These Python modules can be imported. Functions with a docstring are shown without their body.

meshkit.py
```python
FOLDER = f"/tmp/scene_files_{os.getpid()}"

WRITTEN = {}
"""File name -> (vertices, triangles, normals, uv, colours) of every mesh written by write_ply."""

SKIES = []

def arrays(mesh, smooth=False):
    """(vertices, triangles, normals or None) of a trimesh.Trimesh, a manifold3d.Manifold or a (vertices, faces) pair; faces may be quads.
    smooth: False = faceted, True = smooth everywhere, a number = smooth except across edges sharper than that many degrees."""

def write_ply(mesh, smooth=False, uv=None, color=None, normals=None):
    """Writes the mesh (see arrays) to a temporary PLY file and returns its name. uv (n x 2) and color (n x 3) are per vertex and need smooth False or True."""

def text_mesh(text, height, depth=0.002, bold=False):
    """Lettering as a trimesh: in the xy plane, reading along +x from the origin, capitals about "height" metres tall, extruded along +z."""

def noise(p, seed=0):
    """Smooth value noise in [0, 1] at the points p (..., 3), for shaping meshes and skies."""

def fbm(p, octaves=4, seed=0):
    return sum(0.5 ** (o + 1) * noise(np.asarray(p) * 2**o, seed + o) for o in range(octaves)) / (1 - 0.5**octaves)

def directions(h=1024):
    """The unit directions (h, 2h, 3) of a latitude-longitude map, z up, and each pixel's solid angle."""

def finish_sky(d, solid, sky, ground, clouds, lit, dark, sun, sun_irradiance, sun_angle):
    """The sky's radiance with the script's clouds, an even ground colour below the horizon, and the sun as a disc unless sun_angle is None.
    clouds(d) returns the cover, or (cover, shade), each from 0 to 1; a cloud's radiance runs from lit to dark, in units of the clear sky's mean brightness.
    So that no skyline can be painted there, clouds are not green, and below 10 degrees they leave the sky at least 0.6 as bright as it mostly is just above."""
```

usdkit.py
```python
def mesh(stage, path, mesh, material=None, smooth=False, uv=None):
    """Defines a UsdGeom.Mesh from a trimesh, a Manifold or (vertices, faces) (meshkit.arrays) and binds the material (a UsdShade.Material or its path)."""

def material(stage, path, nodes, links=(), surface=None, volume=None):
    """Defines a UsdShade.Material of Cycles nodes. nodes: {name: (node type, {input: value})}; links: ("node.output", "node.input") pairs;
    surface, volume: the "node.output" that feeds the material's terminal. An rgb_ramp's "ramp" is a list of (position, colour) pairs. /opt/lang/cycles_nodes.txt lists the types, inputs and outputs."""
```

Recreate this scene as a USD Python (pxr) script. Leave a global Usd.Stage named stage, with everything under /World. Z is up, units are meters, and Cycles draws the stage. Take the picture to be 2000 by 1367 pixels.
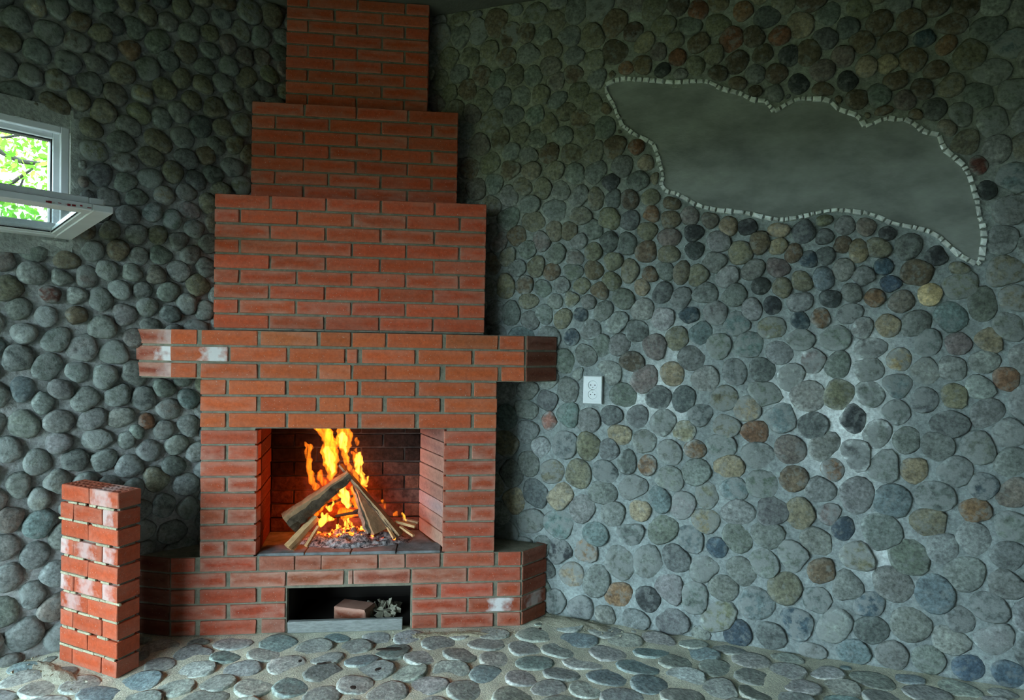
import math, random
import numpy as np, trimesh, usdkit, meshkit, manifold3d as m3
from scipy.spatial import Voronoi, Delaunay, ConvexHull, cKDTree
from shapely.geometry import Polygon, Point, box as sbox, LineString
from shapely.ops import unary_union
from pxr import Usd, UsdGeom, UsdLux, UsdShade, Gf, Sdf, Vt

random.seed(7)
RNG = np.random.default_rng(11)
stage = Usd.Stage.CreateInMemory()
UsdGeom.SetStageUpAxis(stage, UsdGeom.Tokens.z)
UsdGeom.SetStageMetersPerUnit(stage, 1.0)
UsdGeom.Xform.Define(stage, '/World')
UsdGeom.Scope.Define(stage, '/World/Looks')

# ------------------------------------------------------------------ camera, sky, exposure
F_PX, PITCH, ROLL, EYE = 1150.0, -0.0116, 0.0178, 1.355
EXPOSURE = 2.25
SKY, SKY_COLOR = 1.0, (0.66, 0.9, 1.0)
FIRE_LIGHT = 16.0
HEAD = 2.0      # height of the open side, under beams added to dim the upper walls
cp, sp, cr, sr = math.cos(PITCH), math.sin(PITCH), math.cos(ROLL), math.sin(ROLL)
_D, _U, _X = np.array([0, cp, sp]), np.array([0, -sp, cp]), np.array([1.0, 0, 0])
_right, _up = _X * cr + _U * sr, _U * cr - _X * sr
cam = UsdGeom.Camera.Define(stage, '/World/camera')
cam.AddTransformOp().Set(Gf.Matrix4d(*[float(t) for row in (list(_right) + [0], list(_up) + [0], list(-_D) + [0], [0, 0, EYE, 1]) for t in row]))
cam.CreateHorizontalApertureAttr(36.0)
cam.CreateVerticalApertureAttr(36.0 * 1367 / 2000)
cam.CreateFocalLengthAttr(36.0 * F_PX / 2000)
cam.CreateClippingRangeAttr(Gf.Vec2f(0.05, 200))
cam.CreateExposureAttr(EXPOSURE)
dome = UsdLux.DomeLight.Define(stage, '/World/sky')
dome.CreateIntensityAttr(SKY)
dome.CreateColorAttr(Gf.Vec3f(*SKY_COLOR))


def proj(p):
    p = np.asarray(p, float) - [0, 0, EYE]
    D = p[..., 1] * cp + p[..., 2] * sp
    U = -p[..., 1] * sp + p[..., 2] * cp
    x, y = p[..., 0] / D, -U / D
    return np.stack([1000 + F_PX * (x * cr - y * sr), 683.5 + F_PX * (x * sr + y * cr)], -1)


def ray(px, py):
    x, y = (px - 1000) / F_PX, (py - 683.5) / F_PX
    x, y = x * cr + y * sr, -x * sr + y * cr
    return np.array([x, cp + y * sp, sp - y * cp])


def onplane(px, py, p0, n):
    r, o = ray(px, py), np.array([0, 0, EYE])
    return o + r * (np.dot(np.asarray(p0) - o, n) / np.dot(r, n))


Z3 = np.array([0, 0, 1.0])


class Frame:
    """A plane of the place: origin, two axes in it and its normal."""
    def __init__(s, o, u, v):
        s.o, s.u, s.v = np.asarray(o, float), np.asarray(u, float), np.asarray(v, float)
        s.n = np.cross(s.u, s.v)

    def at(s, a, b, h=0.0):
        a, b, h = np.broadcast_arrays(np.asarray(a, float), np.asarray(b, float), np.asarray(h, float))
        return s.o + a[..., None] * s.u + b[..., None] * s.v + h[..., None] * s.n

    def pick(s, px, py, h=0.0):
        p = onplane(px, py, s.o + h * s.n, s.n) - s.o
        return np.array([np.dot(p, s.u), np.dot(p, s.v)])


CEIL = 3.08
bR, bL = math.radians(17.54), math.radians(40.0)
CORNER = np.array([-0.961, 3.309, 0.0])
WR = Frame(CORNER, (math.cos(bR), -math.sin(bR), 0), Z3)
WL = Frame(CORNER, (math.cos(bL), math.sin(bL), 0), Z3)      # runs towards the corner: a is negative along the wall
FL = Frame((0, 0, 0), (1, 0, 0), (0, 1, 0))
P0 = np.array([-1.523, 2.643, 0.0])
YAW = 0.1017
fu, fn = np.array([math.cos(YAW), math.sin(YAW), 0]), np.array([-math.sin(YAW), math.cos(YAW), 0])


def wf(s, d, h):
    return P0 + s * fu + d * fn + h * Z3


def front(px, py, d=0.0):
    q = onplane(px, py, P0 + d * fn, fn) - P0
    return np.dot(q, fu), q[2]


def S(px, h, d=0.0):
    s = 0.8
    for _ in range(5):
        s = front(px, proj(wf(s, d, h))[1], d)[0]
    return s


def dR(s):
    o = wf(s, 0, 0)
    return np.dot(CORNER - o, WR.n) / np.dot(fn, WR.n)


def dL(s):
    o = wf(s, 0, 0)
    return np.dot(CORNER - o, WL.n) / np.dot(fn, WL.n)


# ------------------------------------------------------------------ prim helpers
_names = {}


def numbered(parent, name):
    k = (parent, name)
    _names[k] = _names.get(k, -1) + 1
    return f'{parent}/{name}' + (f'_{_names[k]:03d}' if _names[k] else '')


def path_of(parent):
    return '/World' if parent is None else str(parent.GetPath())


def tag(p, label=None, category=None, group=None, kind=None):
    p = p.GetPrim() if hasattr(p, 'GetPrim') else p
    for k, v in (('label', label), ('category', category), ('group', group), ('kind', kind)):
        if v:
            p.SetCustomDataByKey(k, v)
    return p


def xform(name, parent=None, t=(0, 0, 0), rz=0.0, **data):
    x = UsdGeom.Xform.Define(stage, numbered(path_of(parent), name))
    if any(t) or rz:
        x.AddTranslateOp().Set(Gf.Vec3d(*map(float, t)))
        if rz:
            x.AddRotateZOp().Set(math.degrees(rz))
    return tag(x.GetPrim(), **data)


def obj(name, mesh, mat, parent=None, smooth=False, tint=None, attrs=None, t=None, rz=None, **data):
    """One Mesh. tint: one colour or one per vertex (primvar 'tint'); attrs: constant float / float3 primvars."""
    m = usdkit.mesh(stage, numbered(path_of(parent), name), mesh, mat, smooth=smooth)
    pv = UsdGeom.PrimvarsAPI(m)
    if tint is not None:
        tt = np.asarray(tint, np.float32)
        q = pv.CreatePrimvar('tint', Sdf.ValueTypeNames.Color3fArray, 'constant' if tt.ndim == 1 else 'vertex')
        q.Set(Vt.Vec3fArray.FromNumpy(tt.reshape(-1, 3)))
    for k, v in (attrs or {}).items():
        if np.ndim(v):
            pv.CreatePrimvar(k, Sdf.ValueTypeNames.Float3Array, 'constant').Set(Vt.Vec3fArray([Gf.Vec3f(*map(float, v))]))
        else:
            pv.CreatePrimvar(k, Sdf.ValueTypeNames.FloatArray, 'constant').Set(Vt.FloatArray([float(v)]))
    if t is not None:
        m.AddTranslateOp().Set(Gf.Vec3d(*map(float, t)))
    if rz:
        m.AddRotateZOp().Set(math.degrees(rz))
    return tag(m.GetPrim(), **data)


def join(parts):
    V, Fc, n = [], [], 0
    for v, f in parts:
        V.append(v); Fc.append(np.asarray(f) + n); n += len(v)
    return np.vstack(V), np.vstack(Fc)


def tm(mesh):
    return np.array(mesh.vertices), np.array(mesh.faces)


def hull(pts):
    h = ConvexHull(np.asarray(pts))
    c = np.asarray(pts).mean(0)
    f = h.simplices.copy()
    p = h.points
    nn = np.cross(p[f[:, 1]] - p[f[:, 0]], p[f[:, 2]] - p[f[:, 0]])
    flip = np.einsum('ij,ij->i', nn, p[f[:, 0]] - c) < 0
    f[flip] = f[flip][:, ::-1]
    return np.array(p), f


def bevel_box(hx, hy, hz, b=0.003, jit=0.0):
    pts = []
    for x in (-1, 1):
        for y in (-1, 1):
            for z in (-1, 1):
                c = np.array([x * hx, y * hy, z * hz])
                for k in range(3):
                    q = c - b * np.array([x, y, z]); q[k] = c[k]
                    pts.append(q + RNG.uniform(-jit, jit, 3))
    return hull(pts)


def obox(center, ax, ay, az, hx, hy, hz, b=0.003, jit=0.0):
    v, f = bevel_box(hx, hy, hz, b, jit)
    R = np.stack([ax, ay, az])
    v = v @ R + np.asarray(center)
    return (v, f) if np.linalg.det(R) > 0 else (v, f[:, ::-1])


def extrude(poly, z0, z1):
    m = trimesh.creation.extrude_polygon(poly, z1 - z0, engine='earcut')
    m.apply_translation([0, 0, z0])
    return m


def tube(pts, rad, n=8, caps=True):
    pts = np.asarray(pts, float); rad = np.broadcast_to(rad, len(pts))
    V, Fc = [], []
    T = np.gradient(pts, axis=0); T /= np.linalg.norm(T, axis=1, keepdims=True)
    ref = np.array([0.13, 0.2, 0.97])
    for p, t, r in zip(pts, T, rad):
        e1 = np.cross(t, ref); e1 /= np.linalg.norm(e1); e2 = np.cross(t, e1)
        a = np.arange(n) * 2 * np.pi / n
        V.append(p + r * (np.cos(a)[:, None] * e1 + np.sin(a)[:, None] * e2))
    V = np.vstack(V)
    for i in range(len(pts) - 1):
        for k in range(n):
            a, b = i * n + k, i * n + (k + 1) % n
            Fc += [[a, b + n, b], [a, a + n, b + n]]
    if caps:
        V = np.vstack([V, pts[0], pts[-1]])
        for k in range(n):
            Fc.append([len(V) - 2, k, (k + 1) % n])
            Fc.append([len(V) - 1, (len(pts) - 1) * n + (k + 1) % n, (len(pts) - 1) * n + k])
    return V, np.array(Fc)[:, ::-1]


# ------------------------------------------------------------------ materials
def mat(name, nodes, links, surface=None, volume=None):
    return usdkit.material(stage, f'/World/Looks/{name}', nodes, links, surface=surface, volume=volume)


def math_(op, a=0.5, b=0.5, clamp=False):
    return ('math', {'math_type': op, 'value1': a, 'value2': b, 'use_clamp': clamp})


def simple(name, color, rough=0.6, nscale=0, namp=0.2, bump=0.0, bscale=200, spec=0.3, stretch=(1, 1, 1), metallic=0.0, detail=4):
    lo, hi = [c * (1 - namp) for c in color], [min(1, c * (1 + namp)) for c in color]
    nodes = {'p': ('principled_bsdf', {'base_color': color, 'roughness': rough, 'specular_ior_level': spec, 'metallic': metallic})}
    links = []
    if nscale or bump:
        nodes['g'] = ('geometry', {})
        nodes['mp'] = ('mapping', {'scale': stretch})
        links.append(('g.position', 'mp.vector'))
    if nscale:
        nodes['n'] = ('noise_texture', {'scale': nscale, 'detail': detail, 'roughness': 0.6})
        nodes['r'] = ('rgb_ramp', {'ramp': [(0.3, lo), (0.7, hi)]})
        links += [('mp.vector', 'n.vector'), ('n.fac', 'r.fac'), ('r.color', 'p.base_color')]
    if bump:
        nodes['bn'] = ('noise_texture', {'scale': bscale, 'detail': 3, 'roughness': 0.6})
        nodes['b'] = ('bump', {'strength': 1.0, 'distance': bump})
        links += [('mp.vector', 'bn.vector'), ('bn.fac', 'b.height'), ('b.normal', 'p.normal')]
    return mat(name, nodes, links, 'p.BSDF')


def tinted(name, rough=0.75, fine=55, coarse=9, amp=0.35, bump=0.0015, bscale=90, spec=0.25, smear=None):
    """Colour comes from the primvar 'tint', broken by two noises; smear: (colour, threshold) dabs of another colour."""
    n = {'g': ('geometry', {}), 'a': ('attribute', {'attribute': 'tint'}),
         'n1': ('noise_texture', {'scale': fine, 'detail': 4, 'roughness': 0.65}), 'n2': ('noise_texture', {'scale': coarse, 'detail': 3, 'distortion': 1.2}),
         'r1': ('map_range', {'from_min': 0.3, 'from_max': 0.7, 'to_min': 1 - amp, 'to_max': 1 + amp}), 'r2': ('map_range', {'from_min': 0.3, 'from_max': 0.7, 'to_min': 1 - amp * 0.6, 'to_max': 1 + amp * 0.6}),
         'mm': math_('multiply'), 'v': ('vector_math', {'math_type': 'scale'}), 'b': ('bump', {'strength': 1.0, 'distance': bump}), 'nb': ('noise_texture', {'scale': bscale, 'detail': 4}),
         'p': ('principled_bsdf', {'roughness': rough, 'specular_ior_level': spec})}
    l = [('g.position', 'n1.vector'), ('g.position', 'n2.vector'), ('g.position', 'nb.vector'), ('n1.fac', 'r1.value'), ('n2.fac', 'r2.value'), ('r1.result', 'mm.value1'), ('r2.result', 'mm.value2'),
         ('a.color', 'v.vector1'), ('mm.value', 'v.scale'), ('nb.fac', 'b.height'), ('b.normal', 'p.normal')]
    if smear:
        n['n3'] = ('noise_texture', {'scale': smear[2], 'detail': 5, 'roughness': 0.65})
        n['r3'] = ('map_range', {'from_min': smear[1] - 0.05, 'from_max': smear[1] + 0.07, 'to_min': 0.0, 'to_max': smear[3], 'clamp': True})
        n['mx'] = ('mix', {'mix_type': 'mix', 'color2': smear[0]})
        l += [('g.position', 'n3.vector'), ('n3.fac', 'r3.value'), ('r3.result', 'mx.fac'), ('v.vector', 'mx.color1'), ('mx.color', 'p.base_color')]
    else:
        l.append(('v.vector', 'p.base_color'))
    return mat(name, n, l, 'p.BSDF')


def brick_material(name, rough=0.8, edge_color=(0.46, 0.25, 0.19)):
    n = {'a': ('attribute', {'attribute': 'tint'}), 'h': ('attribute', {'attribute': 'halfsize'}), 'w': ('attribute', {'attribute': 'wear'}),   # wear: edge smear, bloom centre x, bloom strength
         'o': ('texture_coordinate', {}), 'g': ('geometry', {}),
         'ab': ('vector_math', {'math_type': 'absolute'}), 'df': ('vector_math', {'math_type': 'subtract'}), 'sx': ('separate_xyz', {}), 'mn': math_('minimum'),
         'ow': ('separate_xyz', {}), 'so': ('separate_xyz', {}),
         'ms': ('mapping', {'scale': (9, 9, 26)}), 'n1': ('noise_texture', {'scale': 1.0, 'detail': 4, 'roughness': 0.6}),
         'ns': math_('multiply_add', 0.5, 0.09), 'ad': math_('add'),
         'er': ('map_range', {'from_min': 0.018, 'from_max': 0.056, 'to_min': 1.0, 'to_max': 0.0, 'clamp': True}), 'em': math_('multiply'),
         'n2': ('noise_texture', {'scale': 60, 'detail': 4, 'roughness': 0.7}), 'r2': ('map_range', {'from_min': 0.3, 'from_max': 0.7, 'to_min': 0.78, 'to_max': 1.18}),
         'v': ('vector_math', {'math_type': 'scale'}), 'm1': ('mix', {'mix_type': 'mix', 'color2': edge_color}),
         'bd': math_('subtract'), 'ba': math_('absolute', 0), 'n3': ('noise_texture', {'scale': 34, 'detail': 5}), 'bn': math_('multiply_add', 0.5, 0.14), 'bs': math_('add'),
         'br': ('map_range', {'from_min': 0.08, 'from_max': 0.135, 'to_min': 1.0, 'to_max': 0.0, 'clamp': True}), 'bm': math_('multiply', clamp=True),
         'm2': ('mix', {'mix_type': 'mix', 'color2': (0.66, 0.63, 0.62)}),
         'sp': ('noise_texture', {'scale': 150, 'detail': 2}), 'spr': ('map_range', {'from_min': 0.68, 'from_max': 0.74, 'to_min': 0.0, 'to_max': 0.5, 'clamp': True}), 'm3': ('mix', {'mix_type': 'mix', 'color2': (0.5, 0.42, 0.36)}),
         'b': ('bump', {'strength': 1.0, 'distance': 0.0015}), 'p': ('principled_bsdf', {'roughness': rough, 'specular_ior_level': 0.2})}
    l = [('o.object', 'ab.vector1'), ('h.vector', 'df.vector1'), ('ab.vector', 'df.vector2'), ('df.vector', 'sx.vector'), ('sx.x', 'mn.value1'), ('sx.z', 'mn.value2'),
         ('g.position', 'ms.vector'), ('ms.vector', 'n1.vector'), ('n1.fac', 'ns.value1'), ('mn.value', 'ad.value1'), ('ns.value', 'ad.value2'), ('ad.value', 'er.value'),
         ('w.vector', 'ow.vector'), ('er.result', 'em.value1'), ('ow.x', 'em.value2'), ('g.position', 'n2.vector'), ('n2.fac', 'r2.value'), ('a.color', 'v.vector1'), ('r2.result', 'v.scale'),
         ('v.vector', 'm1.color1'), ('em.value', 'm1.fac'),
         ('o.object', 'so.vector'), ('so.x', 'bd.value1'), ('ow.y', 'bd.value2'), ('bd.value', 'ba.value1'), ('g.position', 'n3.vector'), ('n3.fac', 'bn.value1'), ('ba.value', 'bs.value1'), ('bn.value', 'bs.value2'),
         ('bs.value', 'br.value'), ('br.result', 'bm.value1'), ('ow.z', 'bm.value2'), ('m1.color', 'm2.color1'), ('bm.value', 'm2.fac'),
         ('g.position', 'sp.vector'), ('sp.fac', 'spr.value'), ('spr.result', 'm3.fac'), ('m2.color', 'm3.color1'), ('m3.color', 'p.base_color'),
         ('n2.fac', 'b.height'), ('b.normal', 'p.normal')]
    n['ns'][1]['value3'] = -0.02
    n['bn'][1]['value3'] = 0.0
    return mat(name, n, l, 'p.BSDF')


M_STONE = tinted('river_stone', 0.7, 75, 14, 0.5, 0.0022, 95, 0.3, smear=((0.23, 0.25, 0.24), 0.57, 30, 0.5))
M_STONE_SMEARED = tinted('mortar_smeared_stone', 0.85, 60, 12, 0.45, 0.004, 70, 0.2, smear=((0.25, 0.27, 0.26), 0.48, 24, 0.8))
M_MORTAR = tinted('wall_mortar', 0.9, 70, 7, 0.3, 0.005, 60, 0.15)
M_SAND = tinted('floor_sand', 0.95, 120, 7, 0.25, 0.0025, 160, 0.1)
M_PLASTER = simple('grey_plaster', (0.25, 0.265, 0.24), 0.85, 5, 0.3, 0.0015, 40, 0.15, (1, 1, 1.8), detail=8)
M_CEIL = simple('rough_concrete', (0.13, 0.13, 0.11), 0.95, 5, 0.2, 0.003, 40, 0.1)
M_JOINT = simple('brick_joint_mortar', (0.2, 0.185, 0.14), 0.95, 30, 0.25, 0.003, 120, 0.1)
M_BRICK = brick_material('red_brick')
M_SOOT = tinted('sooty_brick', 0.9, 40, 7, 0.5, 0.003, 60, 0.1)
M_WHITE_STONE = tinted('white_chip_stone', 0.6, 80, 30, 0.15, 0.001, 100, 0.3)
M_UPVC = simple('white_window_plastic', (0.8, 0.82, 0.84), 0.35, 6, 0.06, spec=0.45)
M_SOCKET = simple('white_socket_plastic', (0.74, 0.77, 0.78), 0.3, spec=0.5)
M_DARK = simple('dark_rubber', (0.02, 0.022, 0.025), 0.6)
M_RED = simple('red_print', (0.3, 0.03, 0.04), 0.6)
M_BARKWOOD = simple('dark_bark', (0.085, 0.06, 0.04), 0.9, 30, 0.5, 0.006, 45, 0.1, (1, 1, 1))
M_SPLIT = simple('split_wood', (0.34, 0.2, 0.11), 0.8, 30, 0.3, 0.003, 60, 0.15)
M_PALE = simple('pale_kindling_wood', (0.52, 0.31, 0.15), 0.75, 40, 0.2, 0.001, 80, 0.2)
M_GREYWOOD = simple('weathered_board', (0.25, 0.26, 0.25), 0.85, 25, 0.25, 0.002, 60, 0.15, (1, 6, 6))
M_HEARTH = simple('ashy_hearth', (0.17, 0.18, 0.185), 0.9, 14, 0.4, 0.002, 90, 0.1)
M_CHIP = simple('bark_chip', (0.035, 0.025, 0.02), 0.9)
M_TREEBARK = simple('tree_bark', (0.03, 0.026, 0.02), 0.9, 30, 0.3)
M_GRASS = simple('yard_grass', (0.085, 0.085, 0.028), 0.95, 3, 0.35)
M_OUTER = simple('outer_wall_render', (0.42, 0.34, 0.3), 0.9, 20, 0.15)
M_LEAF = mat('leaf', {'a': ('attribute', {'attribute': 'tint'}), 'd': ('diffuse_bsdf', {}), 't': ('translucent_bsdf', {}), 'm': ('mix_closure', {'fac': 0.6})},
             [('a.color', 'd.color'), ('a.color', 't.color'), ('d.BSDF', 'm.closure1'), ('t.BSDF', 'm.closure2')], 'm.closure')
M_GLASS = mat('window_glass', {'f0': ('layer_weight', {'blend': 0.5}), 'fp': math_('power', 0.5, 5.0), 'f': ('math', {'math_type': 'multiply_add', 'value2': 0.8, 'value3': 0.03}), 't': ('transparent_bsdf', {'color': (0.93, 0.97, 0.96)}), 'g': ('glossy_bsdf', {'roughness': 0.02, 'color': (1, 1, 1)}), 'm': ('mix_closure', {})},
              [('f0.facing', 'fp.value1'), ('fp.value', 'f.value1'), ('f.value', 'm.fac'), ('t.BSDF', 'm.closure1'), ('g.BSDF', 'm.closure2')], 'm.closure')
M_EMBER = mat('glowing_ember', {'g': ('geometry', {}), 'n': ('noise_texture', {'scale': 45, 'detail': 3}), 'r': ('rgb_ramp', {'ramp': [(0.4, (0.0, 0.0, 0.0)), (0.55, (0.9, 0.07, 0.005)), (0.7, (1.0, 0.32, 0.03))]}),
                                'p': ('principled_bsdf', {'base_color': (0.03, 0.025, 0.025), 'roughness': 0.95, 'emission_strength': 2.2})},
              [('g.position', 'n.vector'), ('n.fac', 'r.fac'), ('r.color', 'p.emission_color')], 'p.BSDF')
M_ASH = mat('ash', {'g': ('geometry', {}), 'n': ('noise_texture', {'scale': 55, 'detail': 5, 'roughness': 0.7}), 'r': ('rgb_ramp', {'ramp': [(0.36, (0.02, 0.02, 0.022)), (0.47, (0.13, 0.12, 0.125)), (0.6, (0.42, 0.4, 0.41))]}),
                    'p': ('principled_bsdf', {'roughness': 0.95, 'specular_ior_level': 0.1})},
            [('g.position', 'n.vector'), ('n.fac', 'r.fac'), ('r.color', 'p.base_color')], 'p.BSDF')


def flame_material(name, color, strength):
    return mat(name, {'g': ('geometry', {}), 'mp': ('mapping', {'scale': (1.0, 1.0, 0.28)}), 'n': ('noise_texture', {'scale': 42, 'detail': 3, 'distortion': 1.6}),
                      'r': ('map_range', {'from_min': 0.4, 'from_max': 0.64, 'to_min': 0.03, 'to_max': 2.0, 'clamp': True}), 'm': math_('multiply', 0.5, strength),
                      'v': ('principled_volume', {'density': 0.0, 'emission_color': color})},
               [('g.position', 'mp.vector'), ('mp.vector', 'n.vector'), ('n.fac', 'r.value'), ('r.result', 'm.value1'), ('m.value', 'v.emission_strength')], volume='v.volume')


M_FLAME = flame_material('orange_flame', (1.0, 0.19, 0.008), 11)
M_FLAME_HOT = flame_material('bright_flame', (1.0, 0.34, 0.03), 36)
M_FLAME_LOW = flame_material('red_flame', (1.0, 0.13, 0.004), 15)

# ------------------------------------------------------------------ pebble facing: cells -> stones
PAL = dict(grey=(0.17, 0.185, 0.17), lgrey=(0.235, 0.25, 0.235), dgrey=(0.105, 0.12, 0.115), olive=(0.165, 0.16, 0.11), brown=(0.13, 0.105, 0.068), dbrown=(0.085, 0.07, 0.048),
           black=(0.045, 0.052, 0.052), blue=(0.065, 0.1, 0.125), dblue=(0.048, 0.07, 0.085), rust=(0.185, 0.115, 0.065), red=(0.15, 0.07, 0.04), dred=(0.1, 0.04, 0.03), tan=(0.26, 0.225, 0.15), yellow=(0.4, 0.33, 0.17),
           green=(0.14, 0.165, 0.14), white=(0.36, 0.39, 0.38), brick=(0.26, 0.13, 0.09), teal=(0.13, 0.175, 0.175), mauve=(0.16, 0.14, 0.125))


def cells(fr, bounds, spacing, allowed, fixed, seed, relax=5):
    """Voronoi cells of a stone facing. fixed: (a, b, half w, half h, angle, colour)."""
    rng = np.random.default_rng(seed)
    a0, a1, b0, b1 = bounds
    P = [(f[0], f[1]) for f in fixed]
    R = [0.5 * (f[2] + f[3]) * 1.08 for f in fixed]
    cell = 0.05
    grid = {}

    def put(i):
        grid.setdefault((int(P[i][0] // cell), int(P[i][1] // cell)), []).append(i)
    for i in range(len(P)):
        put(i)
    tries = int(60 * (a1 - a0) * (b1 - b0) / 0.01)
    for k in range(tries):
        p = (rng.uniform(a0, a1), rng.uniform(b0, b1))
        r = spacing(*p) * 0.5 * rng.uniform(0.66, 1.12) * (1.0 if k < tries * 0.5 else 0.86)
        ok = True
        gx, gy = int(p[0] // cell), int(p[1] // cell)
        for x in range(gx - 4, gx + 5):
            for y in range(gy - 4, gy + 5):
                for i in grid.get((x, y), ()):
                    if (P[i][0] - p[0]) ** 2 + (P[i][1] - p[1]) ** 2 < ((R[i] + r) * 0.93) ** 2:
                        ok = False
                        break
                if not ok:
                    break
            if not ok:
                break
        if ok:
            P.append(p); R.append(r); put(len(P) - 1)
    P = np.array(P); nf = len(fixed)
    m = 0.3
    ring = np.array([(x, y) for x in np.arange(a0 - m, a1 + m, 0.12) for y in (b0 - m, b1 + m)] + [(x, y) for y in np.arange(b0 - m, b1 + m, 0.12) for x in (a0 - m, a1 + m)])
    for it in range(relax):
        vor = Voronoi(np.vstack([P, ring]))
        polys = []
        for i in range(len(P)):
            reg = vor.regions[vor.point_region[i]]
            polys.append(Polygon(vor.vertices[reg]) if len(reg) > 2 and -1 not in reg else Point(P[i]).buffer(0.05))
        if it < relax - 1:
            for i in range(nf, len(P)):
                c = polys[i].centroid
                P[i] = 0.5 * P[i] + 0.5 * np.array([c.x, c.y])
    out = []
    for i, poly in enumerate(polys):
        if allowed is not None:
            if not poly.intersects(allowed):
                continue
            poly = poly.intersection(allowed)
            if poly.geom_type != 'Polygon':
                poly = max(getattr(poly, 'geoms', [poly]), key=lambda g: g.area)
            if poly.geom_type != 'Polygon' or poly.area < 0.0012:
                continue
        out.append((poly, fixed[i] if i < nf else None))
    return out


def stone_outline(poly, fix, gap, n=16, rng=RNG):
    g = poly.buffer(-gap * rng.uniform(0.75, 1.35))
    r = math.sqrt(poly.area) * 0.19
    g = g.buffer(-r).buffer(r, quad_segs=4)
    if g.is_empty:
        return None
    if g.geom_type != 'Polygon':
        g = max(g.geoms, key=lambda q: q.area)
    c = g.centroid
    if fix is not None and poly.distance(Point(fix[0], fix[1])) == 0:
        cx, cy = 0.5 * (c.x + fix[0]), 0.5 * (c.y + fix[1])
    else:
        cx, cy = c.x, c.y
    ex = np.array(g.exterior.coords)[:-1] - [cx, cy]
    th = np.arctan2(ex[:, 1], ex[:, 0]); rr = np.hypot(ex[:, 0], ex[:, 1])
    o = np.argsort(th)
    A = np.arange(n) * 2 * np.pi / n + rng.uniform(0, 0.3)
    rad = np.interp((A + np.pi) % (2 * np.pi) - np.pi, th[o], rr[o], period=2 * np.pi)
    if fix is not None:
        hw, hh, an = fix[2], fix[3], math.radians(fix[4])
        el = 1 / np.sqrt((np.cos(A - an) / hw) ** 2 + (np.sin(A - an) / hh) ** 2)
        rad = np.minimum(0.55 * rad + 0.45 * el, rad * 1.06)
    else:
        # pull towards the best ellipse, as water-worn stones are
        M = np.cov((ex).T); w, U = np.linalg.eigh(M)
        an = math.atan2(U[1, 1], U[0, 1]); hw, hh = math.sqrt(2 * max(w[1], 1e-6)), math.sqrt(2 * max(w[0], 1e-6))
        el = 1 / np.sqrt((np.cos(A - an) / hw) ** 2 + (np.sin(A - an) / hh) ** 2)
        rad = np.minimum(0.72 * rad + 0.28 * el, rad * 1.05)
    rad = 0.25 * np.roll(rad, 1) + 0.5 * rad + 0.25 * np.roll(rad, -1)
    for k, am in ((2, 0.035), (3, 0.045), (4, 0.03), (5, 0.02)):
        rad = rad * (1 + am * rng.normal() * np.cos(k * A + rng.uniform(0, 6.3)))
    return np.array([cx, cy]), np.stack([rad * np.cos(A), rad * np.sin(A)], 1)


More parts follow.
